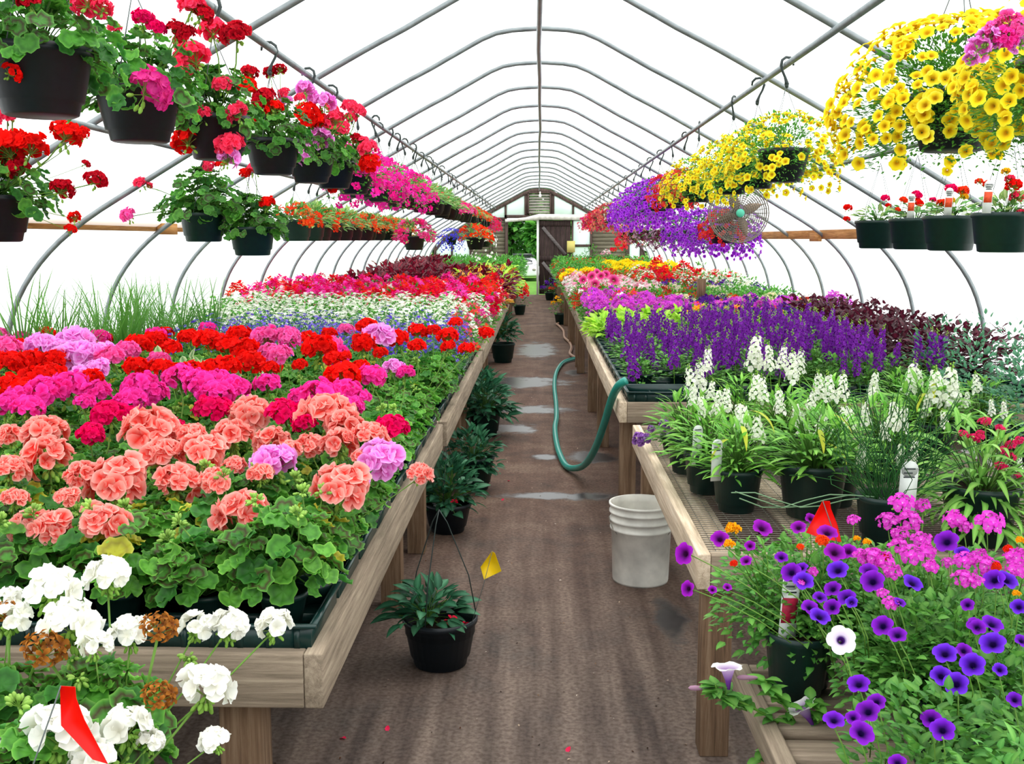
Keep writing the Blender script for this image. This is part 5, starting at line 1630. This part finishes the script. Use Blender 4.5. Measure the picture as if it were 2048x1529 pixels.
for t, p in (wps[2], wps[3], wps[9]):
    for k in range(3):
        a = rnd.uniform(-2.6, -.5)
        o = obj('yellow_leaf', G().add(blade_t(.13, .02, 'lance', hx('b8c83a'), hx('e0dc4a'), n=6, droop=1.5)).mesh('yellow_leaf', M_LEAF), t, (.04 * math.cos(a), .04 * math.sin(a), .26 + .05 * k))
        o.rotation_mode = 'QUATERNION'; o.rotation_quaternion = Vector((math.cos(a), math.sin(a), .1)).to_track_quat('Y', 'Z'); o['label'] = 'yellowed leaf'

# wiry plant
p = at_z(1765, 1085, .655)
t = thing('wiry_plant', 'plant of thin tangled wiry green stems in a dark pot with a tag', 'wiry plant', (p.x, p.y, .6555))
obj('pot', POT_M, t); g = G(); r_ = random.Random(4)
for i in range(120):
    a = r_.random() * 6.28; l = r_.uniform(.15, .38); sp_ = r_.uniform(.02, .22); cx = r_.uniform(-.06, .06)
    P = [(0.04 * math.cos(a), .04 * math.sin(a), .13)]
    for k in range(1, 6):
        f = k / 5; P.append((.04 * math.cos(a) + sp_ * f * math.cos(a) + cx * math.sin(f * 5), .04 * math.sin(a) + sp_ * f * math.sin(a) + .02 * math.sin(f * 9 + i), .13 + l * f - (.1 if sp_ > .17 else 0) * f * f))
    g.add(tube_t(P, .0015, 3, hx('3c7a3c'), False), tint=r_.uniform(.6, 1.3))
obj('stems', g.mesh('stems', M_LEAF), t)
g = G()
for k in range(3):
    P = [(-.04, -.02, .15)] + [(-.04 - .07 * i - .01 * k, -.03 - .02 * math.sin(i * 1.5 + k), .14 + .025 * math.sin(i * 1.1 + k)) for i in range(1, 7)]
    g.add(tube_t(P, .002, 4, hx('8fb48c'), False))
obj('runner', g.mesh('runner', M_LEAF), t)
plant_tag(t, (.045, -.06, .1), (.1, 0, 0), None, 1.9, .1)
# verbena with long leaves
p = at_z(1955, 1085, .655)
t = thing('verbena', 'long-leaved plant with bright pink flower clusters near the right edge', 'verbena', (p.x, p.y, .6555))
obj('pot', POT_L, t); obj('soil', SOIL_L, t, (0, 0, .168)); obj('foliage', G().add(mound_t(LV['long'], 300, .17, .26, .12, 61, up=.5, kind='blade', inner=.7, polar=1.9, smin=.6, smax=1.1, base=(0, 0, .1))).mesh('foliage', M_LEAF), t)
PH = [head_mesh('flower_cluster', .035, 12, .42, hx('f078e4'), hx(c), 70 + i, 5, .95, 1.3, 3, eye=hx('fff4fc'), var=.08) for i, c in enumerate(('dc1cc4', 'e42cd0', 'd018b8'))]
VP = [head_mesh('flower_cluster', .03, 16, .38, hx('e0105c'), hx('f83c80'), 80 + i, 5, .8, 1.5, 3, var=.15) for i in range(2)]
for px, py, w in ((1970, 850, 14), (1998, 862, 12), (1945, 883, 14), (1958, 880, 12), (2025, 895, 14), (2005, 905, 12), (1925, 870, 9), (2020, 918, 12), (2000, 935, 11), (2040, 885, 11), (1960, 870, 9), (2035, 955, 8), (2010, 940, 10)):
    q = at_y(px, py, p.y - .02) - t.location
    obj('flower_cluster', VP[rnd.randrange(2)], t, q, (.4, 0, rnd.random() * 6), w * p.y / F / .03); stalk_to(t, (0, 0, .16), q, .7)
# mauve double petunia at the rail corner
p = at_z(1345, 905, .66)
t = thing('petunia', 'small mauve double petunia at the far end of the pale bench rail', 'petunia', (p.x, p.y, .6555))
obj('pot', POT_S, t); obj('foliage', ANG_D[0], t, sc=(1, 1, .6))
for px, py, w in ((1280, 880, 13), (1295, 878, 9), (1330, 852, 11), (1303, 858, 7), (1348, 885, 9)):
    q = at_y(px, py, p.y - .05) - t.location
    obj('flower_head', head_mesh('flower_head', .05, 16, .6, hx('6a3c84'), hx('b47cd0'), 91, 6, 1.0, 1.6, 0) if 'mv' not in globals() else mv, t, q, (.8, -.3, 0), w * p.y / F / .05); stalk_to(t, (0, 0, .1), q, .6)

# ------------------------------------------------------------------ near right corner: petunias, phlox, marigolds
NR = [G().add(mound_t(LV['petunia'], 900, .145, .21, .10, 1000 + s, up=.3, kind='blade', inner=.8, polar=2.0, smin=.35, smax=.9, stems=False)).add(mound_t(LV['petunia'], 30, .12, .2, .1, 1020 + s, up=.5, kind='blade', inner=.3, smin=.5, smax=.9, base=(0, 0, .08), stemcol=hx('6aa040'), tr=.0018)).mesh('foliage', M_LEAF) for s in range(4)]
rp = {}
for i, y in enumerate((1.14, 1.34, 1.54, 1.74, 1.94, 2.14, 2.32)):
    for j in range(8):
        x = .62 + .19 * j + .05 * (i % 2)
        px, py = proj((x, y, .8))
        if px > 2240 or (j == 0 and i in (3, 4, 5)): continue
        rp[(i, j)] = [x, y, [], 'petunia']


def zr(py): return lerp_tab(py, [(1010, .985), (1100, .96), (1300, .905), (1529, .86)])


PETS = "1368,1108,22;1375,1178,16;1440,1078,18;1525,1056,20;1597,1055,15;1622,1038,12;1655,1065,20;1670,1105,21;1697,1103,16;1582,1145,20;1607,1162,20;1603,1136,13;1675,1140,21;1665,1178,17;1693,1195,18;1620,1215,17;1664,1215,17;1640,1233,21;1425,1180,9;1455,1175,9;1492,1122,12;1563,1115,13;1500,1092,11;1745,1163,23;1826,1166,20;1738,1142,18;1893,1083,23;1924,1105,14;1703,1205,12;1988,1160,21;2015,1160,21;1765,1252,21;1985,1248,21;2038,1214,16;1955,1255,16;1935,1210,13;1795,1270,18;1890,1307,23;1928,1302,16;1945,1330,24;1883,1352,21;1912,1368,24;1985,1287,25;1952,1252,18;1717,1368,22;1753,1404,18;1735,1423,24;1724,1466,25;1668,1440,21;1706,1436,15;1862,1438,20;1885,1460,24;1795,1526,18;2044,1282,14;1640,1195,14;1800,1205,12;2030,1400,16;2000,1340,14"
PURP = [petal_mesh(funnel_t(1, hx('1c0446'), hx(a), hx(b), 30, depth=.9, veins=.18)) for a, b in (('6a14b8', '8428dc'), ('7410b0', '9024d0'), ('5c18c4', '7c38ec'))]
MAGP = [petal_mesh(funnel_t(1, hx('38043c'), hx('8c0ca8'), hx('ac20c8'), 20, depth=.9, veins=.18))]
for q in PETS.split(';'):
    px, py, w = map(float, q.split(','))
    z = zr(py); p = at_z(px, py, z)
    k = min(rp, key=lambda q: (rp[q][0] - p.x) ** 2 + 4 * (rp[q][1] - p.y) ** 2)
    rp[k][2].append(('pet', p, w * p.y / F * 1.08, px, py))
PHL = "1800,1015,28;1845,1017,17;1707,1044,14;1775,1050,24;1815,1052,28;1905,1050,26;1928,1060,17;1975,1055,32;1800,1074,19;1840,1086,22;1795,1100,22;1745,1125,28;1825,1118,28;1765,1130,24;1785,1152,20;1850,1110,22;1765,1190,13;1780,1212,19;1930,1128,24;1970,1142,28;1925,1165,24;2030,1125,25;2025,1148,22;1950,1168,18;1598,1172,13;1625,1148,12;1860,1140,18;1720,1118,20;1958,1118,18;1895,1130,14"
for q in PHL.split(';'):
    px, py, w = map(float, q.split(','))
    z = zr(py) - .01; p = at_z(px, py, z)
    k = min(rp, key=lambda q: (rp[q][0] - p.x) ** 2 + (rp[q][1] - p.y) ** 2)
    rp[k][2].append(('phl', p, w * p.y / F, px, py))
MG = [head_mesh('flower_head', .02, 26, .5, hx(a), hx(b), 95 + i, 5, .9, 1.4, 0) for i, (a, b) in enumerate((('e85008', 'ffc810'), ('d82c08', 'f85818'), ('c82010', 'f03010')))]
for px, py, w, kk in ((1465, 1063, 15, 0), (1458, 1092, 11, 0), (1601, 1097, 8, 1), (1645, 1086, 14, 1), (2040, 1084, 9, 0), (2015, 1102, 10, 2), (1990, 1137, 11, 2), (1713, 1080, 7, 0), (1733, 1087, 8, 0), (1768, 1117, 9, 2), (2032, 1190, 8, 0), (1467, 1130, 8, 2)):
    p = at_z(px, py, zr(py)); k = min(rp, key=lambda q: (rp[q][0] - p.x) ** 2 + (rp[q][1] - p.y) ** 2)
    rp[k][2].append(('mar%d' % kk, p, w * p.y / F, px, py))
for px, py, w in ((1683, 1281, 30),):
    p = at_z(px, py, .93); k = min(rp, key=lambda q: (rp[q][0] - p.x) ** 2 + (rp[q][1] - p.y) ** 2); rp[k][2].append(('wht', p, w * p.y / F, px, py))
WHT = petal_mesh(funnel_t(1, hx('2c0c50'), hx('f2eaf4'), hx('f8f4fb'), 30, depth=.9, rings=((.06, -1.3, hx('8c60a8')), (.12, -.8, hx('2a0848')), (.24, -.3, hx('4c2078')), (.4, -.12, hx('e0d0ea')), (.75, -.01, hx('f4eef6')), (1.0, .03, hx('faf6fc')))))
WHS = petal_mesh(funnel_t(1, hx('7a3c9c'), hx('f0e4f4'), hx('fbf8fc'), 20, depth=1.0, rings=((.1, -1.5, hx('5c2c80')), (.2, -.9, hx('7c44a0')), (.45, -.2, hx('c8a8d8')), (.8, 0, hx('f8f2fa')), (1.05, .03, hx('ffffff')))))
for (i, j), (x, y, fl, _) in rp.items():
    kinds = [f[0] for f in fl]
    nm, desc = ('petunia', 'violet petunia') if kinds.count('pet') >= max(1, kinds.count('phl')) else ('phlox', 'magenta-pink phlox') if 'phl' in kinds else ('marigold', 'orange marigold') if any(k.startswith('mar') for k in kinds) else ('petunia', 'leafy petunia without open flowers')
    if 'wht' in kinds: nm, desc = 'petunia', 'violet and white petunia'
    t = thing(nm, '%s, lowest right bench, %s row, %s from the aisle' % (desc, ordw(i + 1), ordw(j + 1)), nm, (x, y, .565), 0, 'plants on the lowest right bench')
    obj('pot', POT_M, t); obj('soil', SOIL_M, t, (0, 0, .137))
    sz = rnd.uniform(.82, .98)
    obj('foliage', NR[rnd.randrange(4)], t, (0, 0, .05), (0, 0, rnd.random() * 6), (1.0, 1.0, sz * (1.08 if (i > 4 and j < 2) else .92 if i > 4 else 1)))
    for kk, p, R, px, py in fl:
        q = p - Vector((x, y, .565))
        tc = (CAM - p).normalized()
        nd = (Vector((rnd.uniform(-.5, .5), rnd.uniform(-.3, .2), .75)) + tc * .7).normalized()
        if kk == 'pet':
            me = MAGP[0] if px < 1540 or (px < 1700 and py < 1110) else PURP[rnd.randrange(3)]
            if px < 1390: nd = Vector((-.7, -.6, .3))
        elif kk == 'phl': me = PH[rnd.randrange(3)]; nd = (Vector((rnd.uniform(-.3, .3), -.2, 1)) + tc * .35).normalized(); R /= .035
        elif kk == 'wht': me = WHT; nd = (tc + Vector((.12, 0, .12))).normalized()
        else: me = MG[int(kk[-1])]; nd = Vector((0, -.3, 1)); R /= .02
        o = obj('flower' if kk in ('pet', 'wht') else 'flower_cluster' if kk == 'phl' else 'flower_head', me, t, q, sc=R)
        o.rotation_mode = 'QUATERNION'; o.rotation_quaternion = nd.to_track_quat('Z', 'Y')
        if kk == 'wht': o['label'] = 'white flower with a purple throat'
        e_ = q - nd * (R * .9 if kk in ('pet', 'wht') else .005)
        full = px < 1500 and py < 1200
        k_ = .62 if full else .82
        stalk_to(t, (e_.x * k_, e_.y * k_, max(.14, e_.z - .11)), e_, .45)
    if j < 2 and i >= 4:
        obj('foliage', NR[(i + j) % 4], t, (-.09, .02, .09), (0, 0, i * 2.1), (.85, .85, .8)); obj('foliage', NR[(i + j + 1) % 4], t, (.04, -.06, .07), (0, 0, i * 1.1), (.7, .7, .8))
# pot with the tall tag, trailing stem of white petunia over the rail
p = at_z(1592, 1395, .565)
t = thing('petunia', 'white petunia trailing over the bench rail from the pot with the tall tag', 'petunia', (p.x, p.y, .565))
obj('pot', POT_L, t, sc=(.64, .64, .85)); obj('soil', SOIL_L, t, (0, 0, .150), sc=.63)
plant_tag(t, (-.035, -.03, .13), (-.08, .1, .25), M_PINKPIC, 1.5, .125)
r_ = random.Random(8); g = G()
for (pa, pb, pc) in (((1600, 1480), (1530, 1430), (1450, 1390)), ((1600, 1460), (1560, 1400), (1530, 1360)), ((1600, 1500), (1560, 1490), (1520, 1520)), ((1600, 1470), (1640, 1440), (1620, 1400)), ((1480, 1420), (1440, 1390), (1430, 1370))):
    P = [at_y(*pa, p.y - .1) - t.location, at_y(*pb, p.y - .13) - t.location, at_y(*pc, p.y - .13) - t.location]
    P = [Vector(q) for q in catmull([tuple(q) for q in P], 5)]
    g.add(tube_t(P, .003, 5, hx('7cb048'), False))
    for q in P[1:]:
        for s in range(3):
            a = r_.random() * 6.28
            g.add(LV['petunia'][s % 2], frame_y((math.cos(a), math.sin(a) - .3, r_.uniform(0, .7))), q, r_.uniform(.7, 1.2), r_.uniform(.8, 1.2))
obj('trailing_stem', g.mesh('trailing_stem', M_LEAF), t)
for px, py, w, nd in ((1455, 1334, 30, (-.05, .15, 1)), (1603, 1412, 30, (-.5, .1, .85))):
    q = at_y(px, py, p.y - .13) - t.location
    o = obj('flower', WHS, t, q, sc=w * p.y / F); o.rotation_mode = 'QUATERNION'; o.rotation_quaternion = Vector(nd).to_track_quat('Z', 'Y'); o['label'] = 'white trumpet flower with mauve tube'
for px, py, d in ((1400, 1377, (-1, 0, .03)), (1497, 1356, (-1, 0, .15)), (1990, 1370, (0, 0, 1))):
    q = at_y(px, py, p.y - .13) - t.location
    if px < 1900: obj('flower_bud', G().add(lathe_t([(.001, 0), (.004, .005), (.006, .03), (.005, .04), (.001, .045)], 8, hx('b890a8'))).mesh('bud', M_PETAL), t, q + Vector((.02, 0, 0)), (0, -PI / 2, 0))
trays([.80 + .57 * k for k in range(3)], [1.45, 1.75, 2.05, 2.3][:0], .5625, 'right', 'the petunias')

# ------------------------------------------------------------------ pots on the path
def pathpot(x, y, pm, fol, lab, s=1.0, z=0.0, extra=None, ps=1.0, name='impatiens'):
    t = thing(name, lab, name.replace('_', ' '), (x, y, z), 0, 'pots along the left side of the path')
    obj('pot', pm, t, sc=ps); obj('foliage', fol, t, (0, 0, .04 * ps), (0, 0, x * 9), s)
    return t


DK = [G().add(mound_t(LV['dark'], 100 + 110 * (s > 0), .13 + .04 * (s > 0), .12 + .1 * (s > 0), .14, 1100 + s, up=.35, kind='blade', inner=.7, polar=1.6 + .3 * (s > 0), smin=.7, smax=1.15, base=(0, 0, .1))).mesh('foliage', M_LEAF) for s in range(4)]
t = pathpot(-.37, 3.73, pot_mesh('path_pot', .138, .19, M_BLACK, .015, True, True, .045), DK[0], 'dark-leaved impatiens in a black pot on the path, with the yellow flag', 1.0)
for o in t.children:
    if o.name.startswith('foliage'): o.location = (-.05, 0, .06); o.scale = (.95, .95, .9)
obj('soil', SOIL_L, t, (0, 0, .137), sc=1.12)
RP = petal_mesh(ball_t(.03, hx('f01040'), 3, 7), 'fallen_flower')
for a in ((.075, -.05, .17), (.095, -.02, .15), (.05, -.06, .19)): obj('flower', RP, t, a, (0, 0, a[0] * 50), .75)
g = G()
for a in (.2, 2.6, 4.4): g.add(tube_t([(.138 * math.cos(a), .138 * math.sin(a), .185), (.11 * math.cos(a), .11 * math.sin(a), .34), (.03 * math.cos(a) , .03 * math.sin(a), .55), (.0, 0, .6)], .0022, 4))
obj('hanger', g.mesh('hanger', M_HOOK), t)
specp = [(-.50, 5.52, 1, 1.0, 'tall dark green impatiens in a black pot, beside the second bench leg'), (-.42, 6.5, 2, .95, 'dark green impatiens standing behind the tall dark one'), (-.44, 8.3, 3, 1.25, 'dark green impatiens in a wide black pot, middle of the left side of the path'),
         (-.47, 13.4, 2, 1.2, 'dark green plant in a tall black pot, farther down the path'), (-.5, 9.0, 1, 1.1, 'dark green impatiens just behind the wide black pot')]
for x, y, f, s, lab in specp:
    t = pathpot(x, y, POT_L if y > 6 else POT_H, DK[f], lab, s, ps=1.0 if y < 6 else 1.15 if y < 10 else 1.35)
    if y > 12: [setattr(o, 'location', (0, 0, .2)) for o in t.children if o.name.startswith('foliage')]
    if y < 6:
        obj('flower', RP, t, (.05, -.14, .2), sc=.6)
        obj('hanger', hanger_mesh(.5, .125, .155, M_HOOK), t)
for x, y, kd, lab in ((-.41, 22.0, 'redpet', 'red-flowered plant in a black pot on the far left of the path'), (.42, 19.5, 'pansy', 'yellow and orange plant in a pot on the far right of the path'), (.28, 27.3, 'violet', 'purple-flowered plant in a pot at the foot of the barn door'), (.50, 26.6, 'rust', 'rust-red plant in a pot beside the barn door')):
    t = thing('potted_flower', lab, 'potted plant', (x, y, 0))
    obj('pot', POT_L, t, sc=1.1); fo, fb = BED[kd][0]; obj('foliage', fo, t, (0, 0, .16), sc=1.6); tag(obj('blossoms', fb, t, (0, 0, .16), sc=1.7), kind='stuff')

# post stub on the right benches, white row tags
o = boxes('wooden_post', WOOD[2], [(-.04, -.03, -.02, .04, .03, .22)]); o.location = at_y(1402, 600, 10.3); o.location.z = .99 - .0; tag(o, 'short dark wooden post sticking up among the far right beds', 'post')
for px, py, y, hh, lab, tl in ((790, 640, 7.6, .15, 'white row marker leaning among the blue lobelia', -.25), (843, 608, 9.4, .15, 'white row marker leaning beyond the white flowers', -.3), (815, 652, 7.9, .1, 'small white row marker beside the lobelia', .2)):
    b = at_y(px, py + 20, y); m = thing('row_marker', lab, 'plant marker', b)
    obj('marker_plate', G().add(box_t(-.022, -.001, 0, .022, .001, hh * 1.1)).mesh('marker', M_TAG, False), m, rot=(0, tl, 0))
    obj('marker_print', G().add(box_t(-.012, -.002, .04, -.006, -.001, hh * .85)).mesh('print', M_INK, False), m, rot=(0, tl, 0))
    obj('stake', G().add(tube_t([(0, 0, 0), (.02 if tl < 0 else -.02, 0, -.1), (.04 if tl < 0 else -.04, 0, .76 - b.z)], .003, 4)).mesh('stake', M_TAG), m)
# hot pink daisies far right
for i, (px, py, w) in enumerate(((1183, 553, 12), (1166, 560, 10), (1202, 552, 10), (1190, 568, 11), (1212, 549, 10), (1228, 560, 13), (1195, 545, 9))):
    p = at_y(px, py, 12.6 + .1 * i)
    o = thing('dahlia', 'hot pink dahlia over the far right beds, %s of the tall pink cluster' % ordw(i + 1), 'dahlia', (p.x, p.y, .745), 0, 'hot pink dahlias')
    R = w * p.y / F
    obj('pot', POT_S, o); obj('foliage', BED['greenbed'][0][0], o, sc=.8)
    h_ = obj('flower_head', petal_mesh(funnel_t(.05, hx('901038'), hx('f03c90'), hx('ff80bc'), 24, lobes=8, depth=.4), 'daisy') if i == 0 else dahl, o, (0, 0, p.z - .745), (1.1, 0, i * .2 - .6), R / .05 * .95); dahl = h_.data
    stalk_to(o, (0, 0, .1), (0, 0, p.z - .745), 1)
# small table with pots by the end wall, right
tb = thing('plant_table', 'small dark table with potted flowers by the far right wall', 'table', (1.75, 27.2, 0))
boxes('table_top', GREYW[0], [(-.75, -.3, .95, .75, .3, 1.0)], tb)
for a in (-.65, .65):
    for b in (-.22, .22): boxes('leg', GREYW[2], [(a - .03, b - .03, 0, a + .03, b + .03, .95)], tb)
for i, (x, kd, s, lab) in enumerate(((1.35, 'greenbed', 1.5, 'round green plant in a pot on the far table'), (2.1, 'redpet', 1.7, 'round red-flowered plant in a pot on the far table'), (1.75, 'palepink', 1.0, 'pale pink plant between the others on the far table'))):
    t = thing('potted_flower', lab, 'potted plant', (x, 27.2, 1.0)); obj('pot', POT_L, t, sc=.8)
    fo, fb = BED[kd][0]; obj('foliage', fo, t, (0, 0, .1), sc=s)
    if fb: tag(obj('blossoms', fb, t, (0, 0, .1), sc=s), kind='stuff')
o = obj('cart_handle', G().add(tube_t([(-.13, 0, -.9), (-.13, 0, -.02), (-.1, 0, .02), (.1, 0, .02), (.13, 0, -.02), (.13, 0, -.9)], .012, 6)).mesh('cart_handle', M_HOOK)); p = at_y(1292, 513, 26.0); o.location = p; o.location.z = .93
tag(o, 'dark tubular cart handle rising near the far right window', 'cart handle')

# fallen petals and litter on the path
g = G(); r_ = random.Random(2)
for i in range(420):
    y = 2.2 + 9 * r_.random() ** 1.5; x = r_.uniform(-.9, .55)
    c = r_.choice([hx('c8b09a'), hx('8a6a50'), hx('5a3c2a'), hx('3a2a20'), hx('e0d4c4')])
    g.add(blade_t(.014, .009, 'ovate', c, c, n=2, droop=.6), frame(Vector((r_.uniform(-.3, .3), r_.uniform(-.3, .3), 1)), r_.random() * 6), (x, y, .004), r_.uniform(.3, 1.1))
o = obj('leaf_litter', g.mesh('leaf_litter', M_PETAL)); tag(o, 'scattered dry leaf bits and petals littering the brown path', 'litter', kind='stuff')
PT = petal_mesh(blade_t(.03, .017, 'petal', hx('f01848'), hx('f83868'), n=3, fold=.3, droop=.6), 'petal')
for px, py, lab in ((776, 1452, 'red petal on the path near the first bench'), (692, 1478, 'pink petal on the path beside the bench leg'), (1008, 998, 'pink petal on the path before the puddle'), (1018, 962, 'pink petal farther up the path'), (1140, 1494, 'pale pink petal low on the path')):
    o = obj('fallen_petal', PT, None, at_z(px, py, .006), (0, 0, px)); tag(o, lab, 'petal')

# ------------------------------------------------------------------ light
w = D.worlds.new('overcast'); bpy.context.scene.world = w; w.use_nodes = True
t = w.node_tree; bg = t.nodes['Background']
tc = N(t, 'ShaderNodeTexCoord'); sp_ = N(t, 'ShaderNodeSeparateXYZ'); L(t, tc, 'Generated', sp_, 0)
cr = N(t, 'ShaderNodeValToRGB'); e = cr.color_ramp.elements
e[0].position = .0; e[0].color = (.80, .86, .88, 1); e[1].position = .9; e[1].color = (1.0, 1.0, 1.0, 1)
L(t, sp_, 'Z', cr, 0); L(t, cr, 0, bg, 'Color'); bg.inputs['Strength'].default_value = 1.75
sl = D.lights.new('hazy_sun', 'SUN'); sl.energy = 2.2; sl.angle = math.radians(35); sl.color = (1, .97, .92)
so = D.objects.new('hazy_sun', sl); C.objects.link(so); so.rotation_euler = (math.radians(-14), math.radians(20), 0)
so.location = (0, 0, 8)

sc = bpy.context.scene
sc.view_settings.view_transform = 'Standard'; sc.view_settings.look = 'None'
sc.view_settings.gamma = 1; sc.view_settings.exposure = .25; sc.view_settings.use_curve_mapping = False
sc.cycles.max_bounces = 8; sc.cycles.diffuse_bounces = 4; sc.cycles.transmission_bounces = 4; sc.cycles.glossy_bounces = 2
sc.cycles.transparent_max_bounces = 6; sc.cycles.sample_clamp_indirect = 6
sc.cycles.use_denoising = True
sc.render.use_persistent_data = False
